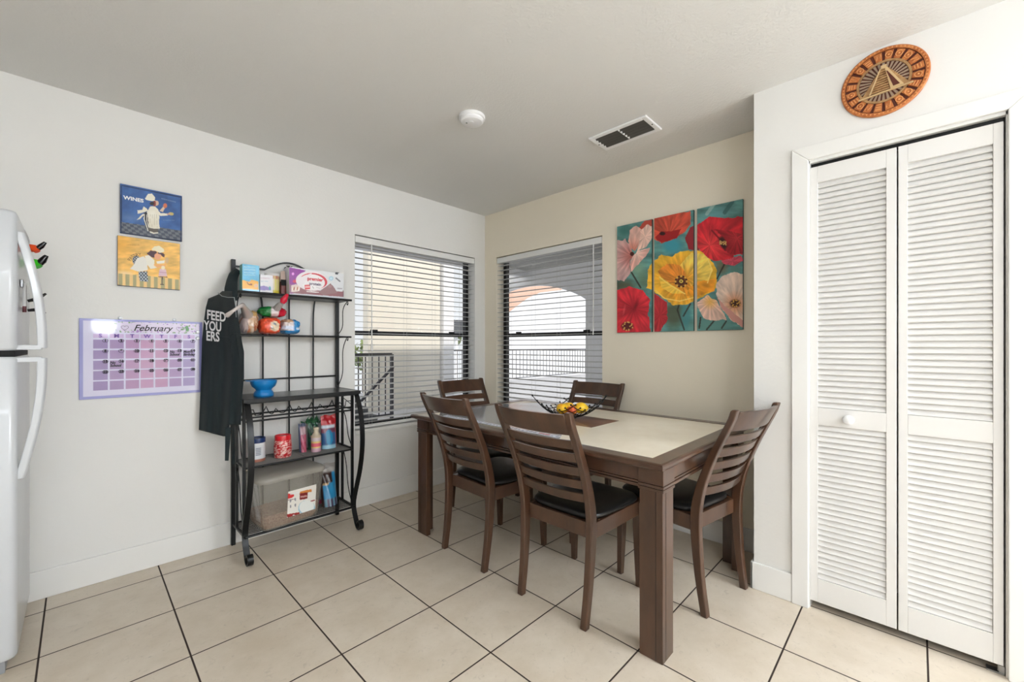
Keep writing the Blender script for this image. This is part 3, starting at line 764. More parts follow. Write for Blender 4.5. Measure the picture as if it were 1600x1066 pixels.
def chef_yellow(X, Y):  # crop (180,365) x 11.22
    a = Art(X, Y, (236, 188, 106)); a.noisy(.18, .006, 9, fy=.02); a.ell(120, 200, 260, 300, (232, 168, 66), 0, .7, 1.)
    a.ell(180, 700, 200, 60, (250, 232, 196), .1, .7, 1.)
    st = a.pmask([(20, 700), (560, 740), (1140, 810), (1130, 1010), (20, 900)]); a.put(st, (236, 200, 138)); a.put(st & (((X-60) % 124) < 66), (172, 164, 124))
    a.line([(20, 905), (560, 960), (1120, 1000)], 16, (96, 78, 56))
    a.ell(370, 470, 70, 82, (42, 46, 58)); a.put((np.hypot((X-370)/70, (Y-470)/82) < 1) & (((X//24).astype(int)+(Y//24).astype(int)) % 2 == 0), (212, 214, 214), .8)
    a.poly([(405, 670), (560, 660), (580, 850), (430, 830)], (40, 52, 74)); a.put(a.pmask([(405, 670), (560, 660), (580, 850), (430, 830)]) & (((X//26).astype(int)+(Y//30).astype(int)) % 2 == 0), (206, 212, 216), .9)
    a.poly([(390, 430), (500, 400), (560, 470), (570, 640), (420, 670), (260, 620), (330, 540)], (232, 228, 220), 5); a.poly([(520, 390), (590, 380), (690, 470), (680, 560), (730, 600), (620, 620), (560, 540)], (236, 230, 216), 4)
    a.poly([(680, 540), (860, 545), (900, 500), (880, 580), (740, 600)], (238, 178, 120), 3); a.poly([(720, 490), (870, 470), (860, 520), (740, 530)], (240, 236, 226)); a.ell(905, 470, 34, 52, (206, 176, 150), 0, .6)
    a.poly([(550, 350), (620, 295), (720, 310), (740, 360), (680, 430), (630, 410)], (84, 62, 72), 4); a.ell(745, 400, 60, 58, (232, 166, 130)); a.poly([(790, 340), (870, 370), (860, 420), (820, 400), (800, 370)], (88, 62, 66)); a.ell(800, 350, 60, 16, (80, 58, 66), .2)
    a.poly([(640, 270), (690, 225), (770, 215), (850, 270), (860, 320), (780, 340), (700, 300), (650, 295)], (240, 230, 200), 4)
    a.poly([(780, 620), (890, 630), (910, 750), (760, 745)], (222, 190, 200)); a.line([(780, 680), (895, 690)], 10, (190, 140, 160)); a.ell(840, 600, 34, 34, (240, 226, 196)); a.line([(760, 758), (910, 764)], 12, (96, 74, 80)); a.line([(825, 765), (820, 890)], 18, (84, 66, 64)); a.line([(790, 892), (850, 896)], 12, (84, 66, 64))
    for x in np.arange(210, 420, 28): a.ell(x, 200, 9, 7, (190, 130, 60), 0, .7)
    return a.C
R1 = canvas('chef_picture', 'small blue canvas of a chef in white, above the yellow one', 'picture', -2.560, -2.306, 1.781, 2.036, .018, chef_blue, (185, 285, 11.22), (46, 66, 104), 150, 150)
text('WINES', .026, M_letter, R1, (-2.508, -.0195, 1.966), (1, 0, 0), (0, 0, 1), bold=.001)
R2 = canvas('chef_picture', 'small yellow canvas of a pastry cook and pink cake, under the blue one', 'picture', -2.570, -2.315, 1.507, 1.766, .018, chef_yellow, (180, 365, 11.22), (196, 150, 84), 150, 150)
def arc_warp(a, b, cx=-2.475, cz=1.628, r=.052):
    t = PI*.72-a/r*.9; rr = r+b
    return (cx+rr*math.cos(t), -.0195, cz+rr*math.sin(t))
text('PASTRY', .021, mat('brown paint', (120, 84, 52), .6), R2, (0, 0, 0), (1, 0, 0), (0, 0, 1), warp=arc_warp)

# ------------------------------------------------------------------ wall calendar
def calendar():
    x0, x1, z0, z1 = -2.708, -2.212, .928, 1.332
    R = MB().box(x0, x1, -.008, -.001, z0, z1).build('wall_calendar', mat('violet frame', (150, 150, 206), .4), bevel=.0015)
    tag(R, 'purple dry-erase February calendar on the wall left of the apron', 'calendar')
    W, H = x1-x0, z1-z0
    gx0, gx1 = .092, .935; gt = .250; rows = 5; rb = .908
    def fn(X, Y):
        a = Art(X, Y, (150, 150, 206))
        inner = (X > .028) & (X < .975) & (Y > .026) & (Y < .968); a.put(inner, (212, 208, 232))
        hd = inner & (Y < .165); a.put(hd & (X > .30), (216, 204, 228))
        n = vnoise(X*60, Y*38, 4); a.put(hd & (X > .25) & (n > .62) & ((Y < .06) | (Y > .13) | (X > .8)), (110, 150, 96), .8); a.put(hd & (X > .3) & (n < .3) & ((Y < .05) | (Y > .13) | (X > .78)), (160, 120, 190), .8)
        a.poly([(.84, .07), (.865, .05), (.88, .12), (.85, .13)], (62, 130, 60)); 
        cw = (gx1-gx0)/7; rh = (rb-gt)/rows
        ci = np.floor((X-gx0)/cw); ri = np.floor((Y-gt)/rh); fx = (X-gx0)/cw-ci; fy = (Y-gt)/rh-ri
        cell = (ci >= 0) & (ci < 7) & (ri >= 0) & (ri < rows) & (fx > .06) & (fx < .95) & (fy > .08) & (fy < .93)
        pal = np.array([(150, 128, 176), (160, 134, 178), (176, 138, 178), (188, 146, 182), (186, 142, 178), (168, 140, 184), (160, 144, 190)], float)
        cc = pal[np.clip(ci, 0, 6).astype(int)]; a.C = np.where(cell[:, None], cc, a.C)
        lab = (ci >= 0) & (ci < 7) & (Y > .185) & (Y < .238) & (fx > .06) & (fx < .95); a.put(lab, (200, 172, 214))
        return a.C
    painted('calendar_sheet', (x0+.001, -.0086, z1-.001), (W-.002, 0, 0), (0, 0, -(H-.002)), 280, 230, fn, vcol_mat('whiteboard print', .12, .5), R)
    P = lambda s, t: (x0+W*s, -.0092, z1-H*t)
    text('February', .046, M_ink, R, P(.56, .105), (1, 0, 0), (0, 0, 1), shear=.35, xs=.95, bold=.0005)
    for s in (.335, .790):
        m = MB(); pts = []
        for k in range(24):
            t = 2*PI*k/24; px_ = 16*math.sin(t)**3; pz = 13*math.cos(t)-5*math.cos(2*t)-2*math.cos(3*t)-math.cos(4*t)
            c = P(s, .105); pts.append((c[0]+px_*.0009, c[1]-.0005, c[2]+pz*.0009))
        m.tube(pts, .0007, 4, closed=True); m.build('heart_doodle', mat('grey ink', (96, 70, 110), .6), R)
    cw = (gx1-gx0)/7; rh = (rb-gt)/rows
    for i, L in enumerate('SMTWTFS'):
        text(L, .026, mat('violet ink', (120, 90, 170), .6), R, P(gx0+cw*(i+.5), .212), (1, 0, 0), (0, 0, 1), bold=.001)
    d = 1
    for r in range(4):
        for c in range(7):
            p = P(gx0+cw*(c+.80), gt+rh*(r+.17))
            text(str(d), .016, M_ink, R, p, (1, 0, 0), (0, 0, 1), name='day_number', bold=.0012)
            m = MB(); m.tube([(p[0]+.0105*math.cos(a), p[1]-.0003, p[2]+.0085*math.sin(a)) for a in [2*PI*k/16 for k in range(16)]], .0009, 4, closed=True); m.build('number_circle', M_ink, R)
            d += 1
    for s, c, r, dz in (('No', 5, 1, .3), ('School', 5, 1, .58), ("Mom's", 6, 1, .3), ('Birthday', 6, 1, .60), ('No', 1, 2, .3), ('School', 1, 2, .58)):
        text(s, .018, M_ink, R, P(gx0+cw*(c+.08), gt+rh*(r+dz)), (1, 0, 0), (0, 0, 1), align='LEFT', shear=.2, bold=.0009, xs=.85, name='handwriting')
    # clear suction hooks on the top edge and corner
    clr = mat('clear knob', (235, 238, 240), .1, spec=.8)
    for s, t in ((.30, -.02), (.745, -.02)):
        p = P(s, t); h = MB().lathe([(0, -.012), (.006, -.011), (.007, -.004), (.009, 0)], (p[0], -.001, p[2]), 16, 'y').build('wall_hook', clr, smooth=50)
        tag(h, 'clear round wall hook at the top edge of the purple calendar, %s' % ('left one' if s < .5 else 'right one'), 'hook', 'clear hooks holding the calendar')
    for t in (.14, .23):
        p = P(.955, t); h = MB().lathe([(0, -.014), (.007, -.013), (.0085, -.005), (.010, 0)], (p[0], -.0088, p[2]), 16, 'y').build('pushpin_magnet', clr, smooth=50)
        tag(h, 'clear round magnet at the right corner of the purple calendar, %s' % ('upper one' if t < .2 else 'lower one'), 'magnet', 'clear magnets on the calendar')
calendar()

# ------------------------------------------------------------------ poppy triptych
def poppies(X, Y):  # crop (940,290) x 4.264
    a = Art(X, Y, (88, 138, 134)); a.noisy(.35, .012, 2, fy=.03)
    a.ell(150, 300, 70, 60, (62, 118, 112), 0, .8, .8); a.ell(240, 560, 90, 90, (128, 158, 130), 0, .8, .9); a.ell(470, 400, 90, 70, (60, 150, 168), 0, .9, .6); a.ell(150, 670, 110, 60, (86, 84, 62), 0, .8, .7)
    a.ell(280, 640, 60, 80, (96, 116, 88), 0, .7, .8); a.ell(480, 860, 90, 120, (78, 84, 62), 0, .85, .6); a.ell(560, 870, 46, 100, (70, 132, 134), 0, .85, .5)
    a.ell(760, 200, 160, 60, (104, 158, 162), -.3, .8, .8); a.line([(700, 190), (760, 110)], 22, (190, 205, 200), .5); a.line([(820, 180), (870, 110)], 26, (52, 92, 92), .6); a.ell(800, 540, 60, 70, (110, 96, 70), 0, .8, .7); a.ell(890, 560, 60, 30, (86, 130, 122), 0, .9, .6); a.ell(720, 930, 160, 60, (92, 138, 130), 0, .9, .5)
    for p in ([(520, 780), (505, 830), (550, 960)], [(590, 790), (545, 870)], [(770, 620), (820, 520)], [(650, 950), (660, 880)], [(700, 960), (750, 900)], [(800, 950), (830, 905)], [(200, 580), (260, 680)]): a.line(p, 11, (44, 40, 34), .85)
    # left panel
    a.poly([(250, 280), (285, 235), (345, 222), (345, 300), (300, 310)], (186, 74, 58), 8)
    a.poly([(95, 370), (160, 355), (195, 400), (212, 455), (192, 510), (188, 580), (150, 642), (95, 632)], (202, 162, 158), 12, c2=(176, 96, 88), cen=(205, 470), rad=110, streak=.25)
    a.poly([(175, 370), (188, 300), (230, 262), (275, 295), (262, 370), (222, 440), (190, 412)], (222, 176, 162), 8, c2=(196, 110, 90), cen=(205, 450), rad=110, streak=.25, seed=2)
    a.poly([(262, 300), (300, 258), (345, 270), (340, 340), (295, 412), (232, 432), (255, 372)], (230, 192, 176), 8, streak=.25, seed=3)
    a.poly([(190, 500), (240, 432), (325, 408), (300, 462), (242, 530), (196, 572)], (226, 174, 162), 8, c2=(240, 210, 196), cen=(230, 450), rad=60, streak=.25, seed=4)
    a.ell(203, 456, 14, 14, (74, 28, 20))
    a.poly([(95, 700), (190, 672), (270, 690), (318, 760), (310, 850), (325, 985), (95, 985)], (204, 44, 56), 14, c2=(146, 24, 36), cen=(215, 820), rad=90, streak=.3, seed=5)
    a.ell(228, 800, 16, 60, (110, 14, 24), .3, .7, .8); a.ell(150, 830, 10, 50, (226, 90, 92), .2, .6, .8); a.ell(170, 938, 48, 34, (60, 24, 22), 0, .8, .4)
    for k in range(14): t = k*2.4; a.ell(170+38*math.cos(t)*(.5+.5*(k % 3)/2), 938+28*math.sin(t), 5, 5, (214, 170, 90))
    # middle panel: orange red poppy
    a.poly([(345, 205), (590, 170), (590, 250), (560, 305), (480, 360), (400, 385), (345, 352)], (196, 76, 56), 10, streak=.3, cen=(450, 330), seed=6)
    a.poly([(355, 345), (400, 302), (470, 306), (535, 286), (500, 350), (400, 380)], (156, 26, 28), 8); a.ell(405, 320, 20, 12, (50, 20, 18))
    a.poly([(555, 350), (590, 280), (645, 255), (645, 440), (580, 425)], (142, 34, 44), 8)
    # yellow poppy across three panels
    a.poly([(345, 720), (430, 770), (440, 880), (385, 985), (340, 985)], (176, 42, 50), 12, streak=.3, seed=7)
    a.poly([(300, 640), (308, 560), (345, 500), (400, 458), (470, 472), (520, 440), (600, 432), (680, 438), (722, 482), (762, 540), (768, 620), (762, 682), (700, 730), (630, 762), (560, 790), (480, 798), (410, 756), (350, 702), (296, 684)], (234, 180, 52), 12, c2=(214, 128, 36), cen=(530, 640), rad=190, streak=.28, seed=8)
    a.poly([(520, 532), (600, 446), (700, 458), (744, 560), (702, 650), (600, 682), (560, 602)], (240, 206, 92), 8, c2=(224, 150, 40), cen=(560, 620), rad=120, streak=.3, seed=9)
    a.poly([(372, 572), (430, 520), (520, 528), (562, 592), (520, 652), (430, 652)], (216, 132, 44), 8, streak=.35, cen=(530, 640), seed=10)
    a.poly([(380, 600), (440, 640), (560, 722), (470, 720), (400, 680)], (240, 196, 74), 6, streak=.2, cen=(530, 640), seed=11)
    a.poly([(640, 640), (762, 620), (750, 700), (640, 740), (560, 735), (580, 690)], (228, 150, 36), 8, streak=.3, cen=(530, 640), seed=12)
    for p in ([(360, 700), (420, 752), (520, 770), (620, 745)], [(385, 610), (450, 660), (555, 722)], [(700, 470), (735, 560), (705, 650)]): a.line(p, 7, (252, 222, 120), .8)
    a.ell(530, 640, 46, 44, (70, 34, 26), 0, .9, .5)
    for k in range(16): t = k*PI/8; a.ell(530+38*math.cos(t), 640+36*math.sin(t), 6, 6, (44, 22, 20) if k % 2 else (226, 182, 80))
    a.ell(530, 638, 13, 12, (220, 190, 84)); a.ell(530, 638, 5, 5, (40, 30, 20))
    # right panel
    a.poly([(632, 260), (720, 203), (820, 216), (950, 206), (950, 452), (880, 470), (862, 500), (760, 505), (690, 472), (632, 402)], (198, 34, 46), 12, c2=(224, 60, 62), cen=(720, 400), rad=120, streak=.3, seed=13)
    a.poly([(738, 292), (800, 326), (824, 430), (856, 462), (940, 452), (940, 330), (850, 300)], (158, 22, 34), 10, c2=(196, 44, 52), cen=(900, 350), rad=80, streak=.35, seed=14)
    a.line([(735, 300), (790, 360), (822, 430)], 12, (112, 12, 22), .8)
    a.poly([(800, 500), (930, 465), (950, 500), (885, 532), (810, 522)], (206, 74, 92), 8, streak=.3)
    a.ell(808, 382, 26, 50, (46, 22, 22), -.35, .9, .4)
    for k in range(14): t = k*2.4; a.ell(808+20*math.cos(t), 382+42*math.sin(t*1.3), 4.5, 5, (206, 160, 92))
    a.poly([(768, 640), (820, 594), (880, 580), (950, 590), (950, 950), (870, 902), (800, 822), (764, 722)], (226, 200, 182), 10, c2=(206, 130, 86), cen=(888, 790), rad=95, streak=.22, seed=15)
    a.poly([(638, 780), (700, 730), (762, 762), (834, 890), (760, 902), (680, 882), (645, 832)], (222, 184, 166), 10, c2=(224, 170, 84), cen=(722, 776), rad=60, streak=.22, seed=16)
    a.poly([(765, 740), (800, 822), (872, 902), (950, 952), (950, 905), (880, 850), (820, 800)], (206, 148, 136), 6)
    a.ell(890, 786, 44, 32, (58, 28, 22), 0, .95, .4)
    for k in range(14): t = k*2.4; a.ell(890+34*math.cos(t)*(.4+.3*(k % 3)), 786+22*math.sin(t), 5, 5, (214, 160, 70))
    return a.C
for i, (ya, yb, lab) in enumerate(((-1.427, -1.692, 'tall narrow canvas of pink and red poppies, left of the set of three'), (-1.707, -1.968, 'tall narrow canvas of a yellow poppy, middle of the set of three'), (-1.988, -2.249, 'tall narrow canvas of a big red poppy, right of the set of three'))):
    z0, z1 = 1.290, 2.053
    o = MB().box(-.018, -.001, yb, ya, z0, z1).build('poppy_picture', mat('painting edge', (52, 74, 70), .7), bevel=.002)
    tag(o, lab, 'painting', 'poppy paintings in three panels')
    painted('painted_surface', (-.0186, ya-.001, z1-.001), (0, yb-ya+.002, 0), (0, 0, -(z1-z0-.002)), 110, 320, poppies, M_vc, o, (940, 290, 4.264))

# ------------------------------------------------------------------ carved round plaque
def plaque():
    cy, cz, r = -2.879, 2.287, .1385; X = XC
    R = root('carved_plaque', (X, cy, cz-r), 'round carved orange plaque with a stepped pyramid above the closet doors', 'wall plaque')
    org = mat('orange clay', (196, 124, 66), .5, noise=((160, 84, 38), 40, (1, 1, 1), .35, .65)); tan = mat('tan clay', (176, 138, 92), .55, noise=((140, 102, 62), 45, (1, 1, 1), .35, .65)); drk = mat('dark red clay', (84, 34, 18), .6); gr = mat('grey clay ray', (150, 128, 108), .6)
    def Lp(prof, m, nm, smooth=30):
        if prof[0][0] == 0: return MB().lathe([(a, -h) for a, h in prof], (X, cy, cz), 72, 'x').build(nm, m, R, smooth=smooth)
        q = MB(); q.loft([[(X-h, cy+a*math.cos(2*PI*k/72), cz+a*math.sin(2*PI*k/72)) for k in range(72)] for a, h in prof], closed=True)
        return q.build(nm, m, R, smooth=smooth)
    Lp([(0, .001), (r-.003, .001), (r-.003, .008), (0, .008)], drk, 'backing')
    Lp([(r-.014, .006), (r, .002), (r, .010), (r-.004, .013), (r-.014, .013)], org, 'rim')
    def pol(rad, a, h): return (X-h, cy-rad*math.sin(a), cz+rad*math.cos(a))
    rnd = random.Random(5)
    m = MB(); det = MB(); n = 20
    for k in range(n):
        a0 = 2*PI*k/n+.045; a1 = 2*PI*(k+1)/n-.045
        poly = [(.087, a0), (.087, a1), (.122, a1), (.122, a0)]
        m.prism(poly, lambda q, a: pol(q, a, .007), lambda q, a: pol(q, a, .0125))
        am = (a0+a1)/2; kind = rnd.randrange(4)
        w = (a1-a0)*.5
        if kind in (0, 2):
            det.tube([pol(.1045+.011*math.cos(t), am+.1*math.sin(t), .0132) for t in [2*PI*j/14 for j in range(14)]], .0016, 6, closed=True)
            det.lathe([(0, -.0155), (.003, -.0145), (.004, -.012)], pol(.1045, am, 0) if False else (X, pol(.1045, am, 0)[1], pol(.1045, am, 0)[2]), 8, 'x')
        elif kind == 1:
            for q in (.094, .103, .112): det.tube([pol(q, am-w*.7, .0132), pol(q, am+w*.7, .0132)], .0018, 6)
        else:
            det.tube([pol(.094, am-w*.7, .0132), pol(.114, am-w*.1, .0132), pol(.096, am+w*.5, .0132), pol(.114, am+w*.7, .0132)], .002, 6)
    # studs around the rim
    for k in range(60):
        a = 2*PI*k/60; p = pol(r-.008, a, 0); det.box(X-.0148, X-.012, p[1]-.0022, p[1]+.0022, p[2]-.0022, p[2]+.0022)
    m.build('glyph_ring', org, R, bevel=.0012); det.build('carved_signs', mat('light orange clay', (214, 150, 90), .5), R, smooth=60)
    Lp([(.078, .006), (.086, .006), (.086, .0135), (.078, .0135)], tan, 'inner_ring')
    m = MB(); n = 32
    for k in range(n):
        a = 2*PI*k/n; m.prism([(.040, a-.05), (.040, a+.05), (.077, a+.055), (.077, a-.055)], lambda q, b: pol(q, b, .007), lambda q, b: pol(q, b, .0115))
    m.build('ray_ring', gr, R)
    # stepped pyramid standing out of the disc
    def T(y, z, h): return (X-h, cy-y, cz+z)     # y to the right
    m = MB()
    m.prism([(-.072, -.050), (.082, -.040), (.014, .052), (-.010, .050)], lambda a, b: T(a, b, .008), lambda a, b: T(a, b, .016))
    m.build('pyramid_body', tan, R, bevel=.001)
    m = MB()
    for i in range(9):
        t = i/9; z = -.043+.088*t; l = -.040+.030*t; q = .018-.010*t; m.prism([(l, z), (q, z+.003), (q, z+.0075), (l, z+.0045)], lambda a, b: T(a, b, .015), lambda a, b: T(a, b, .0205))
    m.build('pyramid_steps', tan, R)
    m = MB()
    m.prism([(-.046, -.046), (-.040, -.046), (-.008, .050), (-.012, .050)], lambda a, b: T(a, b, .015), lambda a, b: T(a, b, .0225))
    m.prism([(.022, -.044), (.062, -.040), (.012, .050), (.004, .050)], lambda a, b: T(a, b, .015), lambda a, b: T(a, b, .0225))
    m.prism([(-.080, -.055), (.090, -.044), (.088, -.040), (-.078, -.050)], lambda a, b: T(a, b, .012), lambda a, b: T(a, b, .022))
    m.box(X-.024, X-.012, cy-.010, cy+.008, cz+.048, cz+.062)
    m.build('pyramid_ramp', mat('pale clay', (196, 166, 122), .5), R, bevel=.0008)
    m = MB().prism([(.030, -.036), (.050, -.034), (.012, .034), (.009, .034)], lambda a, b: T(a, b, .022), lambda a, b: T(a, b, .0232)); m.build('ramp_recess', drk, R)
plaque()
# ------------------------------------------------------------------ baker's rack
def ony(u, v, y):
    a = (u-800)/F; b = (v-CYH)/F; d = (CC+a*SS, SS-a*CC, -b); t = (y-TY)/d[1]
    return Vector((TX+t*d[0], y, CH+t*d[2]))
XL, XR = -2.064, -1.437
def scroll(m, x, A, B, bulge=.03, r=.0028, turn=1):
    """S curve with a small spiral at each end in the plane x = const; A and B are (y,z)"""
    A = Vector((A[0], A[1])); B = Vector((B[0], B[1])); d = (B-A); n = Vector((-d.y, d.x)).normalized(); pts = []
    def spiral(c, a0, s, rev):
        out = []
        for k in range(13):
            t = k/12; rr = .016*(1-.72*t); a = a0+s*t*PI*1.9; out.append(c+Vector((math.cos(a), math.sin(a)))*rr)
        return out[::-1] if rev else out
    u = d.normalized(); side = turn
    cA = A+n*side*.016; cB = B-n*side*.016
    a0 = math.atan2((A-cA).y, (A-cA).x); b0 = math.atan2((B-cB).y, (B-cB).x)
    pts += spiral(cA, a0, -side, True)
    for k in range(1, 12):
        t = k/12; pts.append(A+d*t-n*side*bulge*math.sin(2*PI*t)*.5)
    pts += spiral(cB, b0, -side, False)
    m.tube([(x, p.x, p.y) for p in pts], r, 6)

def build_rack():
    R = root('bakers_rack', ((XL+XR)/2, -.16, 0), "black wrought iron baker's rack with shelves and scrolls against the left wall", 'rack')
    K = M_black
    YB, YM, YF, YU = -.026, -.112, -.262, -.200
    def bar(m, x0, x1, y0, y1, z0, z1): m.box(x0, x1, y0, y1, z0, z1)
    # rear uprights
    for x in (XL, XR):
        m = MB(); bar(m, x-.011, x+.011, YB-.011, YB+.011, 0, 1.715); m.build('rear_upright', K, R, bevel=.002)
        m = MB(); bar(m, x-.007, x+.007, YM-.007, YM+.007, .13, .880); m.build('middle_post', K, R, bevel=.0015)
        m = MB(); bar(m, x-.008, x+.008, YF-.008, YF+.008, .12, .880); m.build('front_post', K, R, bevel=.0015)
        # bowed front leg ending in a scroll foot
        ctrl = [(-.318, .882), (-.350, .835), (-.383, .765), (-.402, .68), (-.408, .59), (-.398, .49), (-.370, .38), (-.330, .28), (-.298, .20), (-.284, .145), (-.292, .10), (-.315, .055), (-.335, .022), (-.352, .008), (-.372, .005), (-.389, .013), (-.397, .031), (-.391, .050), (-.374, .058), (-.360, .050), (-.358, .038)]
        pts = []
        for i in range(len(ctrl)-1):
            p0 = ctrl[max(i-1, 0)]; p1 = ctrl[i]; p2 = ctrl[i+1]; p3 = ctrl[min(i+2, len(ctrl)-1)]
            for k in range(4):
                t = k/4; f = lambda a, b, c, d: .5*((2*b)+(-a+c)*t+(2*a-5*b+4*c-d)*t*t+(-a+3*b-3*c+d)*t*t*t)
                pts.append((x, f(p0[0], p1[0], p2[0], p3[0]), f(p0[1], p1[1], p2[1], p3[1])))
        pts.append((x, ctrl[-1][0], ctrl[-1][1]))
        m = MB().tube(pts, 0, flat=(.008, .030, (1, 0, 0))); m.build('leg', K, R, smooth=40, bevel=.001)
        m = MB(); bar(m, x-.006, x+.006, YF-.03, YB, .122, .134); bar(m, x-.005, x+.005, YF, YB, .508, .516); bar(m, x-.005, x+.005, YF, YB, .770, .778)
        m.tube([(x, YF, .50), (x, YF-.02, .50)], .003, 6)
        m.build('side_rail', K, R)
        m = MB(); scroll(m, x, (YF+.022, .170), (YM-.020, .470), .02); scroll(m, x, (YF+.022, .540), (YM-.020, .745), .02); m.tube([(x, YF, .80), (x, YM, .84)], .0025, 6)
        m.build('side_scroll', K, R, smooth=60)
        m = MB(); scroll(m, x, (-.175, 1.245), (-.060, 0.93), .05, turn=-1); scroll(m, x, (-.175, 1.49), (-.060, 1.285), .05, turn=-1); m.build('side_scroll', K, R, smooth=60)
    # back frame
    m = MB()
    for z in (.985, .775, 1.262): MB().tube([(XL, YB, z), (XR, YB, z)], .0055, 8).build('back_rail', K, R, smooth=60)
    for x, top in ((-1.905, 1.37), (-1.752, 1.72), (-1.600, 1.37)):
        p = [(x, YB, .13), (x, YB, top)]
        if top < 1.5:
            s = -1 if x < -1.75 else 1
            p = [(x, YB, .13)]+[(x+s*.085*(1-math.cos(PI/2*k/8)), YB, 1.36+.30*math.sin(PI/2*k/8)) for k in range(9)]
        MB().tube(p, .0052, 8).build('back_rod', K, R, smooth=60)
    m = MB(); xa = (XL+XR)/2; arc = [(xa-.145+.29*k/16, YB, 1.676+.060*math.sin(PI*k/16)) for k in range(17)]
    m.tube([(XL, YB, 1.676), (xa-.145, YB, 1.676)]+arc[1:-1]+[(xa+.145, YB, 1.676), (XR, YB, 1.676)], 0, flat=(.010, .008, (0, 1, 0)))
    m.build('crest_arch', K, R)
    m = MB()
    for s in (-1, 1):
        c = (xa+s*.018, 1.700); m.tube([(c[0]+s*.017*(1-.5*k/14)*math.cos(k*.42+PI*.5), YB, c[1]+.017*(1-.5*k/14)*math.sin(k*.42+PI*.5)-.0) for k in range(15)], .0025, 6)
    m.build('crest_scroll', K, R, smooth=60)
    # shelves
    m = MB(); bar(m, XL-.012, XR+.016, YU-.006, -.012, 1.500, 1.512); 
    m.build('top_shelf', K, R, bevel=.002)
    m = MB(); m.tube([(XL-.012, YU-.006, 1.506), (XR+.022, YU-.006, 1.506)], .007, 8); m.build('shelf_edge', K, R, smooth=60)
    m = MB(); m.tube([(XL-.006, YU, 1.256), (XR+.022, YU, 1.256)], .006, 8); m.tube([(XL, YU, 1.256), (XL, YB, 1.256)], .005, 8); m.tube([(XR, YU, 1.256), (XR, YB, 1.256)], .005, 8)
    for k in range(1, 9): y = YB+(YU-YB)*k/9; m.tube([(XL, y, 1.2595), (XR, y, 1.2595)], .0022, 6)
    m.build('upper_wire_shelf', K, R, smooth=60)
    wk = mat('dark grey worktop', (58, 58, 60), .32, coat=.2)
    m = MB(); bar(m, XL-.014, XR+.014, -.338, -.010, .888, .900); m.build('worktop', wk, R, bevel=.003)
    m = MB(); bar(m, XL-.016, XR+.016, -.344, -.336, .880, .902); bar(m, XL-.020, XL-.012, -.344, -.012, .880, .902); bar(m, XR+.012, XR+.020, -.344, -.012, .880, .902)
    bar(m, XL, XR, -.33, -.32, .872, .888)
    m.build('worktop_rim', K, R, bevel=.002)
    # wine bottle row : two rails and a wavy wire
    m = MB(); m.tube([(XL, YF, .787), (XR, YF, .787)], .0050, 8); m.tube([(XL, YF, .766), (XR, YF, .766)], .0055, 8); m.tube([(XL, YF+.09, .772), (XR, YF+.09, .772)], .004, 8)
    m.build('bottle_rail', K, R, smooth=60)
    m = MB(); pts = [(XL+.012, YF-.004, .832), (XL+.045, YF-.004, .832), (XL+.055, YF-.004, .798)]
    x = XL+.07; span = (XR-.05-x); n = 4
    for i in range(n):
        a = x+span*i/n; w = span/n
        for k in range(9):   # concave rise to a tall peak and down, then a small peak
            t = k/8; pts.append((a+w*.32*t, YF-.004, .798+.048*t**2.2))
        for k in range(1, 9): t = k/8; pts.append((a+w*(.32+.24*t), YF-.004, .798+.048*(1-t)**2.2))
        for k in range(1, 6): t = k/5; pts.append((a+w*(.56+.16*t), YF-.004, .798+.030*t**1.8))
        for k in range(1, 6): t = k/5; pts.append((a+w*(.72+.28*t), YF-.004, .798+.030*(1-t)**1.8))
    pts += [(XR-.045, YF-.004, .83), (XR-.012, YF-.004, .83)]
    m.tube(pts, .0028, 6); m.build('wavy_bottle_wire', K, R, smooth=60)
    # fine wire shelf
    m = MB(); 
    for z, a, b in ((.503, YF, YB),):
        m.tube([(XL, a, z), (XR, a, z)], .006, 8); m.tube([(XL, b, z), (XR, b, z)], .006, 8); m.tube([(xa+.02, a, z), (xa+.02, b, z)], .004, 8)
    m.build('mid_shelf_rim', K, R, smooth=60)
    m = MB(); gw = mat('grey wire mesh', (118, 116, 112), .5)
    for k in range(1, 30): y = YF+(YB-YF)*k/30; m.box(XL, XR, y-.0018, y+.0018, .5045, .5070)
    m.build('mid_shelf_mesh', gw, R)
    m = MB(); m.tube([(XL, YF-.03, .128), (XR, YF-.03, .128)], .008, 8); m.tube([(XL, YB, .128), (XR, YB, .128)], .006, 8)
    for k in range(1, 12): y = YF-.03+(YB-YF+.03)*k/12; m.tube([(XL, y, .134), (XR, y, .134)], .003, 6)
    m.build('bottom_wire_shelf', K, R, smooth=60)
build_rack()

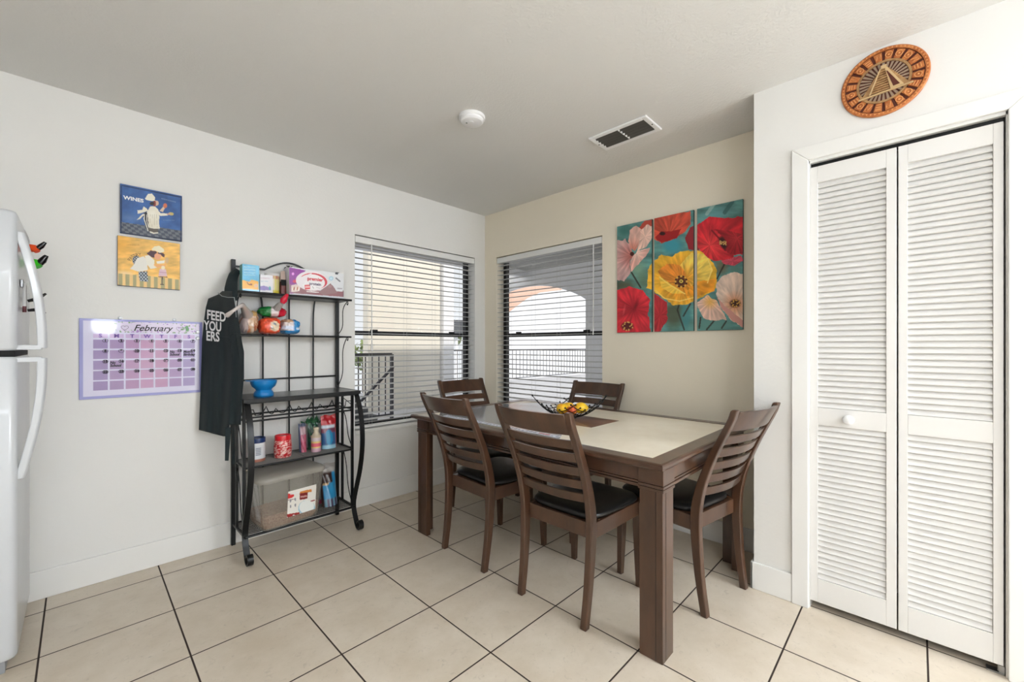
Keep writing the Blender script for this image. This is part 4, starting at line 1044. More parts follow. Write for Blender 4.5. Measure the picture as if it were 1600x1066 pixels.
# ------------------------------------------------------------------ things on the rack
def carton(name, label, cat, x0, x1, y0, y1, z0, z1, base, fn, crop, nx, ny, side=None, m=None):
    o = MB().box(x0, x1, y0, y1, z0, z1).build(name, mat('card %s %d' % (name, int(x0*-1000)), base, .5), bevel=.001); tag(o, label, cat)
    painted('printed_front', (x0, y0-.0006, z1), (x1-x0, 0, 0), (0, 0, -(z1-z0)), nx, ny, fn, m or vcol_mat('carton print', .4, .2), o, crop)
    if side is not None:
        MB().box(x0-.0006, x0+.001, y0+.001, y1-.001, z0+.001, z1-.001).build('printed_side', side, o)
    return o
YS = -.165
def f_blue(X, Y):   # crop (350,395) x 7.614
    a = Art(X, Y, (104, 184, 220)); a.noisy(.12, .02, 1); a.poly([(195, 318), (300, 345), (330, 322), (410, 342), (410, 445), (195, 425)], (240, 180, 78), 4)
    a.ell(300, 215, 70, 50, (84, 164, 206), 0, .7, .5)
    for y in (165, 200, 235, 262): a.line([(240, y), (370, y+6)], 8, (206, 232, 242), .55)
    a.line([(275, 350), (290, 378), (330, 385)], 9, (110, 62, 40)); a.ell(322, 376, 16, 10, (150, 84, 50)); a.ell(380, 392, 26, 22, (228, 186, 150))
    return a.C
carton('snack_box', 'upright blue and yellow box at the left end of the top shelf', 'box', -2.049, -1.962, YS, YS+.055, 1.5125, 1.672, (96, 170, 178), f_blue, (350, 395, 7.614), 50, 80, side=mat('teal card', (92, 158, 150), .5))
def f_cup(X, Y):
    a = Art(X, Y, (224, 222, 226)); a.poly([(420, 400), (480, 395), (560, 415), (560, 450), (420, 445)], (136, 120, 184), 6); a.line([(440, 300), (540, 305)], 12, (206, 190, 200)); a.line([(440, 340), (520, 342)], 8, (180, 196, 210)); a.ell(545, 420, 12, 22, (40, 150, 160)); return a.C
carton('small_box', 'small white and violet packet between the blue box and the can on the top shelf', 'box', -1.957, -1.889, YS, YS+.028, 1.5125, 1.622, (222, 220, 222), f_cup, (350, 395, 7.614), 36, 44)
# can
def can(name, label, cat, c, r, h, cols, lid, lidh=.012, lr=1.03, seg=40, bulge=0.):
    R = root(name, c, label, cat); m = MB(); rings = []; C = []
    NZ = 24
    for i in range(NZ+1):
        t = i/NZ; rr = r*(1+bulge*math.sin(PI*t))
        for k in range(seg):
            a = 2*PI*k/seg; C.append(lin(cols(a, t)))
        rings.append([(c[0]+rr*math.cos(2*PI*k/seg), c[1]+rr*math.sin(2*PI*k/seg), c[2]+h*t) for k in range(seg)])
    m.loft(rings); m.c = C; m.build('body', vcol_mat('can print', .35, .2), R, smooth=50)
    z = c[2]+h
    MB().lathe([(0, -.002), (r*lr, -.002), (r*lr, lidh*.85), (r*lr*.97, lidh), (r*.85, lidh), (r*.83, lidh*.8), (0, lidh*.8)], (c[0], c[1], z), seg).build('lid', lid, R, smooth=35)
    return R
rn = random.Random(11)
def c_can(a, t):
    d = math.degrees(a) % 360      # camera sees it from about 240 degrees
    if t > .80: return (206, 176, 120) if int(d/18) % 2 else (190, 120, 110)
    if t < .25: return (60, 150, 150) if d < 225 else ((226, 226, 214) if d < 240 else (214, 196, 62))
    return (226, 224, 208) if 228 < d < 262 else ((214, 206, 120) if int(d/9) % 3 else (216, 196, 170))
can('food_can', 'white and yellow printed can next to the purple edged carton on the top shelf', 'can', (-1.872, -.092, 1.5125), .040, .118, c_can, mat('can lid', (222, 218, 216), .35))
b = root('snack_pouch', (-1.812, -.09, 1.5125), 'small dark red and white pouch squeezed behind the can on the top shelf', 'pouch')
m = MB(); m.loft([[(-1.828, -.115, 1.5125), (-1.797, -.115, 1.5125), (-1.797, -.075, 1.5125), (-1.828, -.075, 1.5125)], [(-1.826, -.112, 1.60), (-1.797, -.112, 1.60), (-1.797, -.078, 1.60), (-1.826, -.078, 1.60)]]); m.build('lower_pouch', mat('dark red foil', (110, 42, 36), .35), b, bevel=.004)
m = MB(); m.loft([[(-1.829, -.113, 1.6), (-1.797, -.113, 1.60), (-1.797, -.078, 1.60), (-1.829, -.078, 1.60)], [(-1.824, -.096, 1.665), (-1.800, -.096, 1.672), (-1.800, -.094, 1.672), (-1.824, -.094, 1.665)]]); m.build('upper_pouch', mat('pale foil', (190, 170, 160), .35), b, bevel=.003)
MB().box(-1.828, -1.799, -.1165, -.1135, 1.575, 1.612).build('black_label', M_dark, b)
def f_protein(X, Y):  # crop (430,410) x 13.333
    a = Art(X, Y, (218, 220, 224)); a.noisy(.03, .006, 2)
    a.poly([(230, 90), (640, 170), (440, 380), (500, 640), (230, 660)], (142, 58, 152), 4); a.ell(370, 240, 26, 30, (230, 150, 226)); a.ell(420, 395, 56, 34, (206, 70, 96)); a.line([(350, 440), (520, 432)], 12, (110, 60, 110))
    a.poly([(250, 440), (335, 460), (335, 640), (250, 640)], (150, 108, 130), 3)
    a.poly([(335, 480), (430, 455), (520, 490), (530, 620), (335, 620)], (226, 206, 196), 4)
    for k in range(5): a.ell(360+34*k, 560-(k % 2)*16, 13, 40, (170, 96, 72) if k % 2 else (246, 232, 222), .2)
    a.poly([(520, 520), (700, 560), (980, 600), (1430, 610), (1430, 720), (300, 640), (500, 600)], (150, 100, 106), 5)
    a.poly([(900, 620), (1000, 545), (1080, 490), (1150, 440), (1210, 500), (1270, 590), (1300, 640), (1000, 680)], (152, 116, 120), 6); a.ell(1140, 500, 60, 40, (176, 142, 142), 0, .8, .8)
    a.ell(760, 390, 330, 205, (236, 226, 230), .08)
    a.ell(800, 390, 285, 165, (208, 66, 82), .12); a.ell(775, 408, 262, 158, (240, 236, 238), .12); a.poly([(470, 330), (760, 225), (760, 260), (540, 500), (440, 420)], (236, 228, 232))
    a.poly([(610, 470), (730, 465), (730, 560), (620, 570)], (214, 76, 82), 3); a.line([(640, 515), (705, 512)], 40, (240, 200, 200), .8)
    a.line([(660, 610), (900, 625)], 20, (240, 230, 228)); a.line([(780, 510), (800, 540)], 20, (190, 180, 186)); a.line([(860, 520), (930, 540)], 14, (206, 198, 202))
    a.ell(1165, 335, 48, 46, (170, 206, 224)); a.ell(1165, 338, 26, 24, (206, 226, 236)); a.poly([(1250, 180), (1310, 185), (1308, 258), (1252, 250)], (86, 90, 98)); a.line([(1270, 330), (1345, 395)], 30, (122, 124, 132)); a.line([(1305, 545), (1385, 550)], 30, (176, 172, 180))
    a.line([(1415, 590), (1415, 700)], 14, (120, 84, 96))
    return a.C
pb = carton('protein_shake_carton', 'wide white and purple protein shake carton at the right of the top shelf', 'carton', -1.796, -1.452, YS, YS+.11, 1.5125, 1.688, (206, 204, 210), f_protein, (430, 410, 13.333), 200, 100)
text('premier', .030, mat('pink red print', (206, 70, 84), .5), pb, (-1.640, YS-.0016, 1.628), (1, 0, 0), (0, 0, 1), bold=.0012)
text('protein', .025, mat('grey violet print', (112, 98, 122), .5), pb, (-1.640, YS-.0016, 1.597), (1, 0, 0), (0, 0, 1), bold=.001)

def blob(name, label, cat, c, r, colfn, seed=1, amp=.12, flat=.0, rough=.3, ex=2.6, m=None, fr=4., tail=None, parts=()):
    """soft bag: super-ellipsoid with creases, coloured by a function of direction"""
    R = root(name, (c[0], c[1], c[2]-r[2]), label, cat); NU, NV = 64, 40
    a = np.linspace(0, 2*PI, NU, endpoint=False); p = np.linspace(0, PI, NV+1); A, P = np.meshgrid(a, p)
    sg = lambda q, e: np.sign(q)*np.abs(q)**e
    e = 2/ex
    X = sg(np.sin(P), e)*sg(np.cos(A), e); Y = sg(np.sin(P), e)*sg(np.sin(A), e); Z = sg(np.cos(P), e)
    n = vnoise((X*fr+20).ravel(), (Z*fr+Y*2.3+20).ravel(), seed).reshape(X.shape)-.47
    cr = vnoise((X*fr*2.7+9).ravel(), (Z*fr*1.4+Y*5+3).ravel(), seed+9).reshape(X.shape)-.47
    k = 1+amp*2*n+amp*.9*cr
    WX = c[0]+X*r[0]*k; WY = c[1]+Y*r[1]*k; WZ = c[2]+Z*r[2]*np.where(Z < 0, np.minimum(k, 1), k)
    C = linA(colfn(X.ravel(), Y.ravel(), Z.ravel(), n.ravel()))
    mb = MB(); mb.v = [tuple(q) for q in np.stack([WX.ravel(), WY.ravel(), WZ.ravel()], 1).tolist()]
    for i in range(NV):
        for j in range(NU):
            k2 = (j+1) % NU; mb.f.append((i*NU+j, (i+1)*NU+j, (i+1)*NU+k2, i*NU+k2))
    mb.c = C.tolist(); mb.build('bag', m or vcol_mat('bag film', .25, .35), R, smooth=70)
    return R
def colreg(base, regs, nz=.12):
    def f(X, Y, Z, n):
        C = np.tile(np.array(base, float), (len(X), 1))
        for test, col in regs:
            mk = test(X, Y, Z, n); C[mk] = col
        return C*(1+nz*2*n[:, None])
    return f
ZS = 1.2625
R = blob('bread_bag', 'clear twisted bag of bread rolls at the left end of the second shelf', 'bread bag', (-2.008, -.130, ZS+.074), (.046, .055, .070), colreg((198, 160, 128), [(lambda X, Y, Z, n: (n > .05), (214, 190, 172)), (lambda X, Y, Z, n: (n < -.12), (190, 116, 82)), (lambda X, Y, Z, n: (X < -.3) & (n > -.08), (196, 176, 172)), (lambda X, Y, Z, n: (Z > .5) & (X > -.2), (206, 168, 110))], .2), 3, .17)
m = MB(); m.tube([Vector((-2.020, -.160, ZS+.112)), ony(379, 477, -.31), ony(375, 479, -.375), ony(364, 486, -.385), ony(355, 493, -.335)], [.030, .013, .009, .008, .013], 12); m.build('twisted_neck', mat('crumpled clear film', (204, 194, 190), .25, coat=.3), R, smooth=60)
R = blob('tortilla_bag', 'orange red bag with a cream oval print on the second shelf', 'bag', (-1.900, -.13, ZS+.054), (.056, .060, .050), colreg((222, 80, 48), [(lambda X, Y, Z, n: (Y < -.2) & (np.hypot((X-.28)/.48, (Z+.02)/.62) < 1), (226, 206, 178)), (lambda X, Y, Z, n: (Y < -.2) & (np.hypot((X-.22)/.20, (Z-.20)/.2) < 1), (96, 120, 140)), (lambda X, Y, Z, n: (Y < -.2) & (np.hypot((X-.1)/.14, (Z+.2)/.2) < 1), (60, 66, 62)), (lambda X, Y, Z, n: X > .86, (170, 40, 38))], .22), 5, .11, ex=3.4, fr=5.)
R = blob('bread_bag', 'blue and white bread bag on the second shelf, right of the orange bag', 'bag', (-1.783, -.13, ZS+.052), (.052, .058, .047), colreg((44, 130, 190), [(lambda X, Y, Z, n: (X < .15) & (Z > -.5), (214, 204, 204)), (lambda X, Y, Z, n: (X < .1) & (Z > .55), (196, 160, 130)), (lambda X, Y, Z, n: (X < .0) & (Z < .1) & (Z > -.35), (206, 214, 232)), (lambda X, Y, Z, n: (X > .45) & (Z < -.1) & (Z > -.4), (200, 220, 236))], .2), 8, .15, ex=3.2, fr=5.)
R = blob('gnome_bag', 'green and red tied bag lying on top of the orange bag', 'bag', (-1.880, -.115, ZS+.106+.036), (.078, .050, .033), colreg((190, 24, 50), [(lambda X, Y, Z, n: X < -.05, (26, 120, 56)), (lambda X, Y, Z, n: (X > -.18) & (X < .30), (216, 204, 206))], .22), 12, .14, fr=5.)
m = MB(); m.tube([(-1.865, -.15, ZS+.160), (-1.860, -.19, ZS+.180), (-1.855, -.225, ZS+.192)], [.022, .018, .012], 12); m.build('fuzzy_tie', mat('grey white fluff', (196, 190, 188), .8, bump=(200, .8, .01)), R, smooth=60)
m = MB(); m.tube([(-1.856, -.228, ZS+.190), (-1.850, -.232, ZS+.208), (-1.838, -.234, ZS+.230), (-1.828, -.236, ZS+.246)], [.012, .020, .014, .007], 12); m.build('red_tip', mat('red film', (204, 22, 54), .25, coat=.3), R, smooth=60)
# blue strainer bowl on the worktop
R = root('pedestal_bowl', (-1.952, -.215, .9005), 'bright blue footed bowl with a side lip on the black worktop', 'bowl'); BL = mat('blue plastic', (24, 122, 190), .3, coat=.2)
c = (-1.952, -.215, .9005)
MB().lathe([(0, .0), (.050, .0), (.053, .004), (.050, .022), (.040, .036), (.044, .044), (.060, .058), (.068, .078), (.070, .094), (.066, .094), (.060, .076), (.050, .060), (0, .052)], c, 44).build('bowl_body', BL, R, smooth=50)
m = MB().loft([[(c[0]-.060, c[1]-.030, .990), (c[0]-.060, c[1]+.030, .990), (c[0]-.060, c[1]+.030, .9945), (c[0]-.060, c[1]-.030, .9945)], [(c[0]-.094, c[1]-.016, .993), (c[0]-.094, c[1]+.016, .993), (c[0]-.094, c[1]+.016, .9975), (c[0]-.094, c[1]-.016, .9975)]]); m.build('side_lip', BL, R, bevel=.001)
MB().lathe([(0, 0), (.030, 0), (.036, .012), (0, .016)], (c[0]+.01, c[1], .955), 20).build('soap_block', mat('pale blue soap', (190, 214, 240), .4), R, smooth=40)
# mid shelf
ZM = .5095
def c_tub(a, t):
    d = math.degrees(a) % 360
    if t < .16: return (170, 110, 90)
    if t > .86: return (224, 226, 228)
    return (90, 98, 120) if (250 < d < 285 and .35 < t < .75 and int(t*24) % 2) else (216, 218, 222)
can('plastic_tub', 'white tub with a dark blue lid behind the left front leg of the rack', 'tub', (-1.968, -.14, ZM), .044, .112, c_tub, mat('navy lid', (26, 50, 98), .35), lidh=.026)
jr = random.Random(2); grid = [[(190, 28, 36) if jr.random() < .62 else (232, 196, 188) for _ in range(40)] for _ in range(26)]
can('candy_jar', 'clear jar of red and white candy with a red lid on the middle shelf', 'jar', (-1.828, -.15, ZM), .046, .104, lambda a, t: grid[int(t*25)][int((a % (2*PI))/(2*PI)*39.9)], mat('red lid', (214, 26, 40), .3, coat=.3), lidh=.030, lr=.98, bulge=.10)
def pouch(name, label, x0, x1, y, z0, z1, cols, lean=.02, thick=.022, tilt=0., seed=1, top=None):
    R = root(name, ((x0+x1)/2, y, z0), label, 'pouch'); N, Mz = 14, 22; V = []; C = []; Fc = []
    for side in (0, 1):
        for j in range(Mz+1):
            t = j/Mz
            for i in range(N+1):
                s = i/N; bul = math.sin(PI*s)**.6*(1-t)**.55*thick+.0012
                if t > .9: bul = .0012
                yy = y+lean*t+(-bul if side == 0 else bul)
                wv = .003*math.sin(s*17+seed+t*9)*t
                V.append((x0+(x1-x0)*s+tilt*t, yy+wv, z0+(z1-z0)*t+(0 if t < 1 else .004*math.sin(s*PI*3+seed))))
                C.append(lin(cols(s, t)))
    def q(sd, j, i): return sd*(Mz+1)*(N+1)+j*(N+1)+i
    for j in range(Mz):
        for i in range(N):
            Fc.append((q(0, j, i), q(0, j, i+1), q(0, j+1, i+1), q(0, j+1, i))); Fc.append((q(1, j, i), q(1, j+1, i), q(1, j+1, i+1), q(1, j, i+1)))
        Fc.append((q(0, j, 0), q(0, j+1, 0), q(1, j+1, 0), q(1, j, 0))); Fc.append((q(0, j, N), q(1, j, N), q(1, j+1, N), q(0, j+1, N)))
    for i in range(N):
        Fc.append((q(0, 0, i), q(1, 0, i), q(1, 0, i+1), q(0, 0, i+1))); Fc.append((q(0, Mz, i), q(0, Mz, i+1), q(1, Mz, i+1), q(1, Mz, i)))
    m = MB().add(V, Fc, C); m.build('pouch_body', vcol_mat('foil print', .28, .3), R, smooth=60); return R
pouch('snack_pouch', 'narrow pink and maroon pouch left of the small bottle on the middle shelf', -1.722, -1.676, -.12, ZM, .690, lambda s, t: (74, 84, 110) if s < .16 or t > .9 else ((190, 96, 120) if int(s*6+t*7) % 3 else (130, 34, 56)) if t < .6 else (184, 150, 156), seed=2)
def c_gr(s, t): return (34, 96, 62) if int(s*7+t*9) % 3 == 0 else ((26, 54, 44) if int(s*9-t*11) % 2 else (120, 190, 90) if t < .45 and s > .6 else (44, 74, 62))
gp = pouch('herb_pouch', 'dark green pouch with leaves behind the small bottle on the middle shelf', -1.655, -1.588, -.085, ZM, .690, c_gr, seed=4, lean=.01)
m = MB(); rl = random.Random(4)
for k in range(16):
    bx = -1.68+.10*k/15; L = rl.uniform(.03, .055); an = rl.uniform(-.9, .6); z = .675+rl.uniform(0, .02)
    m.loft([[(bx-.004, -.079, z), (bx+.004, -.079, z), (bx+.004, -.077, z)], [(bx+math.sin(an)*L*.5-.007, -.085, z+math.cos(an)*L*.4), (bx+math.sin(an)*L*.5+.006, -.086, z+math.cos(an)*L*.5), (bx+math.sin(an)*L*.5, -.083, z+math.cos(an)*L*.5)], [(bx+math.sin(an)*L, -.09, z+math.cos(an)*L*.8), (bx+math.sin(an)*L+.001, -.09, z+math.cos(an)*L*.8), (bx+math.sin(an)*L, -.089, z+math.cos(an)*L*.8+.001)]])
m.build('leaves', mat('dark leaf', (34, 84, 52), .5), gp)
pouch('treat_pouch', 'large red and blue stand-up pouch at the right end of the middle shelf', -1.586, -1.488, -.135, ZM, .728, lambda s, t: (186, 36, 44) if (t > .70 or s > .88) else ((206, 220, 232) if t > .60 else ((40, 140, 186) if (s-.45)**2+(t-.34)**2 < .055 else ((60, 100, 150) if t < .5 else (120, 60, 80)))) if t > .1 else (160, 206, 226), thick=.030, seed=5, lean=.02)
def c_bt(a, t): return (206, 190, 196) if t > .72 else ((222, 196, 120) if t > .62 else ((222, 96, 118) if t > .36 else ((226, 206, 120) if t > .28 else (216, 176, 190))))
R = can('sprinkle_bottle', 'small clear bottle with a pink and yellow label on the middle shelf', 'bottle', (-1.634, -.165, ZM), .030, .094, c_bt, mat('shoulder film', (196, 176, 150), .3), lidh=.010)
MB().lathe([(0, .0), (.026, .0), (.020, .016), (.015, .022), (.015, .040), (.017, .041), (.017, .056), (0, .057)], (-1.634, -.165, ZM+.100), 28).build('neck_and_cap', mat('cream cap', (206, 192, 168), .35), R, smooth=40)

# ------------------------------------------------------------------ kibble bin on the bottom shelf
def build_bin():
    th = math.radians(7); r = Vector((math.cos(th), math.sin(th), 0)); d = Vector((-math.sin(th), math.cos(th), 0)); O = Vector((-1.982, -.335, 0))
    zb, zt = .139, .425
    def W(a, b, z): return O+r*a+d*b+Vector((0, 0, z))
    def ring(g, z, cr, seg=5):
        # rounded rectangle grown by g around the base 0.318 x 0.22
        pts = []; x0, x1, y0, y1 = -g, .318+g, -g, .215+g*.5
        for cx, cy, a0 in ((x1-cr, y0+cr, -PI/2), (x1-cr, y1-cr, 0), (x0+cr, y1-cr, PI/2), (x0+cr, y0+cr, PI)):
            for k in range(seg+1):
                a = a0+PI/2*k/seg; pts.append(W(cx+cr*math.cos(a), cy+cr*math.sin(a), z))
        return pts
    R = root('food_storage_bin', W(.16, .1, zb), 'large clear plastic bin of dry pet food with a white label on the bottom shelf', 'storage bin')
    G = lambda z: .004+.026*(z-zb)/(zt-zb)
    pl = glass_mat('cloudy clear plastic', (.95, .95, .94), .10, .12, (206, 200, 190), .15)
    m = MB(); rings = [ring(-.012, zb, .03), ring(-.002, zb+.004, .035)]+[ring(G(z), z, .04) for z in np.linspace(zb+.018, zt, 8)]
    inner = [ring(G(z)-.003, z, .037) for z in np.linspace(zt, zb+.02, 5)]+[ring(-.006, zb+.006, .03)]
    m.loft(rings+inner, cap=False); 
    n = len(rings[0]); m.f.append(tuple(range(n-1, -1, -1))); b = (len(rings)+len(inner)-1)*n; m.f.append(tuple(b+i for i in range(n)))
    m.build('bin_body', pl, R, smooth=50)
    m = MB(); m.loft([ring(G(zt)+.004, zt-.006, .044), ring(G(zt)+.007, zt+.002, .046), ring(G(zt)+.006, zt+.016, .045), ring(G(zt)-.004, zt+.026, .045), ring(G(zt)-.03, zt+.032, .05), ring(G(zt)-.06, zt+.034, .05)])
    m.build('lid', glass_mat('cloudy lid', (.9, .9, .9), .12, .42, (196, 190, 180), .2), R, smooth=50)
    kb = mat('kibble', (170, 116, 88), .8, noise=((214, 166, 134), 130, (1, 1, 1), .4, .6), bump=(130, 1., .02))
    zf = .228; m = MB(); m.loft([ring(-.016, zb+.008, .025), ring(-.008, zb+.02, .03)]+[ring(G(z)-.007, z, .034) for z in (zb+.04, zf-.02, zf)])
    o = m.build('dry_kibble', kb, None, smooth=50); tag(o, 'brown dry pet food filling the lower third of the clear bin', 'pet food'); o['kind'] = 'stuff'
    # label card on the front, slightly inclined with the wall of the bin
    def fn(X, Y):  # crop (370,700) x 5.61
        a = Art(X, Y, (232, 228, 220)); a.poly([(340, 600), (540, 565), (690, 545), (690, 600), (345, 660)], (158, 38, 34)); a.poly([(352, 575), (430, 560), (430, 590), (348, 610)], (224, 180, 90))
        a.ell(445, 425, 58, 22, (196, 44, 44), -.15); a.poly([(550, 385), (655, 360), (655, 385), (552, 405)], (206, 130, 60)); a.poly([(550, 400), (622, 388), (618, 445), (552, 458)], (122, 26, 24)); a.line([(565, 430), (610, 422)], 14, (214, 180, 170), .8)
        for x in (378, 425, 470, 512):
            for y in (490, 540): a.ell(x+(y-490)*.02, y-(x-378)*.28, 7, 15, (140, 140, 146))
        a.line([(395, 468), (500, 450)], 6, (150, 120, 124))
        a.ell(612, 530, 74, 70, (150, 190, 206), -.2); a.ell(612, 518, 66, 58, (232, 234, 230), -.2); a.poly([(640, 460), (685, 450), (688, 475), (650, 485)], (232, 230, 224)); a.line([(650, 466), (680, 460)], 10, (150, 60, 60))
        for x in (365, 437, 500, 560): a.ell(x, 632-(x-365)*.26, 11, 11, (236, 226, 220))
        return a.C
    def on(a, z, off): g = G(z); return W(a, -g-off, z)
    s0, s1, zl, zh = .120, .288, .190, .345
    NX, NY = 70, 60; S, Tt = np.meshgrid(np.linspace(0, 1, NX+1), np.linspace(0, 1, NY+1)); V = []
    for s_, t_ in zip(S.ravel(), Tt.ravel()): V.append(on(s0+(s1-s0)*s_, zh+(zl-zh)*t_, .0015))
    Vn = np.array([tuple(p) for p in V]); u, v = pj(Vn[:, 0], Vn[:, 1], Vn[:, 2]); C = linA(fn((u-370)*5.61, (v-700)*5.61))
    idx = np.arange((NX+1)*(NY+1)).reshape(NY+1, NX+1); fs = np.stack([idx[:-1, :-1], idx[1:, :-1], idx[1:, 1:], idx[:-1, 1:]], -1).reshape(-1, 4)
    mb = MB(); mb.v = [tuple(p) for p in Vn.tolist()]; mb.f = [tuple(f) for f in fs.tolist()]; mb.c = C.tolist(); lb = mb.build('label', M_vc, R, solid=.0006); lb['label'] = 'white paper label with red border'
    p0 = on(.160, .326, .003)
    text('Rubbermaid', .0115, M_letter, R, p0, r, (0, 0, 1), bold=.0004)
build_bin()
pouch('treat_bag', 'blue and brown plastic bag standing right of the clear food bin', -1.600, -1.500, -.175, .139, .375, lambda s, t: (176, 170, 164) if t > .9 else ((60, 40, 34) if (t > .62 and s < .75) or s < .12 else ((206, 170, 120) if .55 < t < .66 and s < .5 else ((46, 140, 190) if t > .22 else ((110, 150, 170) if int(s*8) % 2 else (70, 54, 84))))), thick=.035, seed=7, lean=.05)
pouch('treat_pouch', 'clear grey top bag folded over behind the blue bag on the bottom shelf', -1.620, -1.486, -.085, .139, .400, lambda s, t: (168, 162, 156) if t > .5 else ((150, 40, 80) if t < .12 else (136, 130, 126)), thick=.03, seed=9, lean=-.02)

# ------------------------------------------------------------------ apron hanging from the rack
def apron():
    R = root('apron', (-2.14, -.10, .55), 'black bib apron with white capital letters hanging from the left post of the rack', 'apron')
    cloth = mat('black apron cloth', (22, 34, 37), .85, bump=(300, .3, .002), sheen=.05)
    L = [(460, 334), (466, 326), (480, 322), (500, 319), (530, 316), (560, 315), (590, 314), (620, 313), (645, 312), (684, 310.5)]
    Rr = [(460, 364), (466, 366), (480, 368.5), (500, 372), (530, 377), (550, 381), (590, 381), (620, 378), (645, 377), (684, 375)]
    def uL(v): return float(np.interp(v, [p[0] for p in L], [p[1] for p in L]))
    def uR(v): return float(np.interp(v, [p[0] for p in Rr], [p[1] for p in Rr]))
    def Yd(s, t):
        return -.065-.262*min(max(s, 0), 1)**1.15+.012*math.sin(s*13+t*2)*t+.007*math.sin(s*23+1)*t
    def S(s, t, off=0.):
        vb = 672+10*min(s/.6, 1) if s < .72 else 664
        vt = 467-12*min(s/.45, 1)
        v = vt+(vb-vt)*t; u = uL(v)+(uR(v)-uL(v))*s
        if t > .97 and s > .69: pass
        return ony(u, v, Yd(s, t)-off)
    NX, NY = 40, 60; V = []; Fc = []
    for j in range(NY+1):
        for i in range(NX+1): V.append(S(i/NX, j/NY))
    for j in range(NY):
        for i in range(NX): a = j*(NX+1)+i; Fc.append((a, a+NX+1, a+NX+2, a+1))
    MB().add(V, Fc).build('bib_and_skirt', cloth, R, smooth=80, solid=.003)
    # neck strap looped over the post
    V = []; Fc = []; path = [((350, 466), (372, 470)), ((351, 450), (371, 455)), ((354, 438), (371, 442)), ((358, 428), (372, 434)), ((363, 422), (374, 428)), ((368, 419), (378, 425))]
    for j_, (a, b) in enumerate(path):
        for i in range(7): s = i/6; V.append(ony(a[0]+(b[0]-a[0])*s, a[1]+(b[1]-a[1])*s, (-.075 if j_ > 2 else -.075-.045*(3-j_))-.010*math.sin(PI*s)-.02*s))
    for j in range(len(path)-1):
        for i in range(6): a = j*7+i; Fc.append((a, a+7, a+8, a+1))
    MB().add(V, Fc).build('neck_strap', cloth, R, smooth=80, solid=.004)
    m = MB(); m.tube([ony(341, 458, -.20), ony(347, 463, -.24), ony(356, 465, -.28), ony(366, 465, -.345), ony(368, 478, -.345), ony(369, 496, -.345)], .0022, 6); m.build('grey_piping', mat('grey piping', (150, 156, 158), .7), R, smooth=60)
    m = MB(); m.tube([S(.70, .24, .004), S(.72, .50, .004)], .0012, 4); m.tube([S(.70, .24, .004), S(.86, .25, .004)], .0012, 4); m.tube([S(.86, .02, .004), S(.88, .5, .004)], .0012, 4); m.tube([S(0, .305, .003)]+[S(k/10, .31+.01*k/10, .003) for k in range(1, 11)], .0012, 4); m.build('seam', cloth, R)
    # tie strings
    for (u0, u1, v1, nm) in ((352, 361, 720, 'a'), (363, 366, 726, 'b')):
        V = []; Fc = []
        for j in range(9):
            v = 668+(v1-668)*j/8; k = (1-.35*j/8) if nm == 'a' else (.6 if j < 6 else 1.2)
            c_ = (u0+u1)/2-(2.2*j/8 if nm == 'a' else -.6*j/8); w = (u1-u0)/2*k
            V += [ony(c_-w, v, -.265), ony(c_+w, v, -.270)]
        for j in range(8): a = j*2; Fc.append((a, a+2, a+3, a+1))
        MB().add(V, Fc).build('tie_string', cloth, R, solid=.003)
    # lettering, traced on to the cloth
    def lw(u0, v0, sl):
        def f(a, b):
            u = u0+a; v = v0-b+sl*a; s = (u-uL(v))/(uR(v)-uL(v)); t = (v-462)/(676-462)
            return ony(u, v, Yd(s, t)-.007)
        return f
    for s, u0, v0, sl, xs in (('FEED', 338.0, 494.5, .16, .66), ('YOU', 332.5, 510.5, .12, .62), ('ERS', 332.5, 526.5, .10, .66)):
        text(s, 20.5, M_letter, R, (0, 0, 0), (1, 0, 0), (0, 0, 1), bold=.55, xs=xs, warp=lw(u0, v0, sl))
apron()

# ------------------------------------------------------------------ outdoors: covered landing, railings, stairs, neighbours
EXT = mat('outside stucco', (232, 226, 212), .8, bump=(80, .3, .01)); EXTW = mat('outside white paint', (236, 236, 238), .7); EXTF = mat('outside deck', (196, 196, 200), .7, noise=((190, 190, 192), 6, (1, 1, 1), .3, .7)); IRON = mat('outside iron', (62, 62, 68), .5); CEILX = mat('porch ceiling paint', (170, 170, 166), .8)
w = MB(); w.box(-4.5, 14, T+.001, 7.4, -.12, -.02); w.box(T+.001, 14, -4, T+.001, -.12, -.02); struct('porch_floor', w, EXTF)
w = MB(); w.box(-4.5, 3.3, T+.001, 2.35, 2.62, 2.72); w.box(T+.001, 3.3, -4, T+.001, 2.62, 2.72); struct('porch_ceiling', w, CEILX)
w = MB(); w.box(-4.5, 3.3, 2.35, 2.47, 2.50, 2.72); struct('porch_beam', w, EXTW)
w = MB(); w.box(1.00, 2.62, 4.3, 4.5, -.02, 3.6); struct('porch_wall', w, EXT, bevel=.004)
w = MB(); w.box(2.66, 2.93, 4.22, 4.50, -.02, 3.6); struct('porch_column', w, EXTW, bevel=.01)
w = MB()   # side wall with the arched opening
ya, yb, zs, zt = 1.02, 3.75, 1.98, 2.34
w.box(3.2, 3.34, -4, ya, -.02, 2.62); w.box(3.2, 3.34, yb, 4.2, -.02, 2.62)
arc = [(ya+(yb-ya)*k/20, zs+(zt-zs)*math.sin(PI*k/20)**.8) for k in range(21)]
for (p, q) in zip(arc[:-1], arc[1:]):
    w.prism([p, q, (q[0], 2.62), (p[0], 2.62)], lambda a, b: (3.2, a, b), lambda a, b: (3.34, a, b))
struct('porch_arch_wall', w, EXTW)
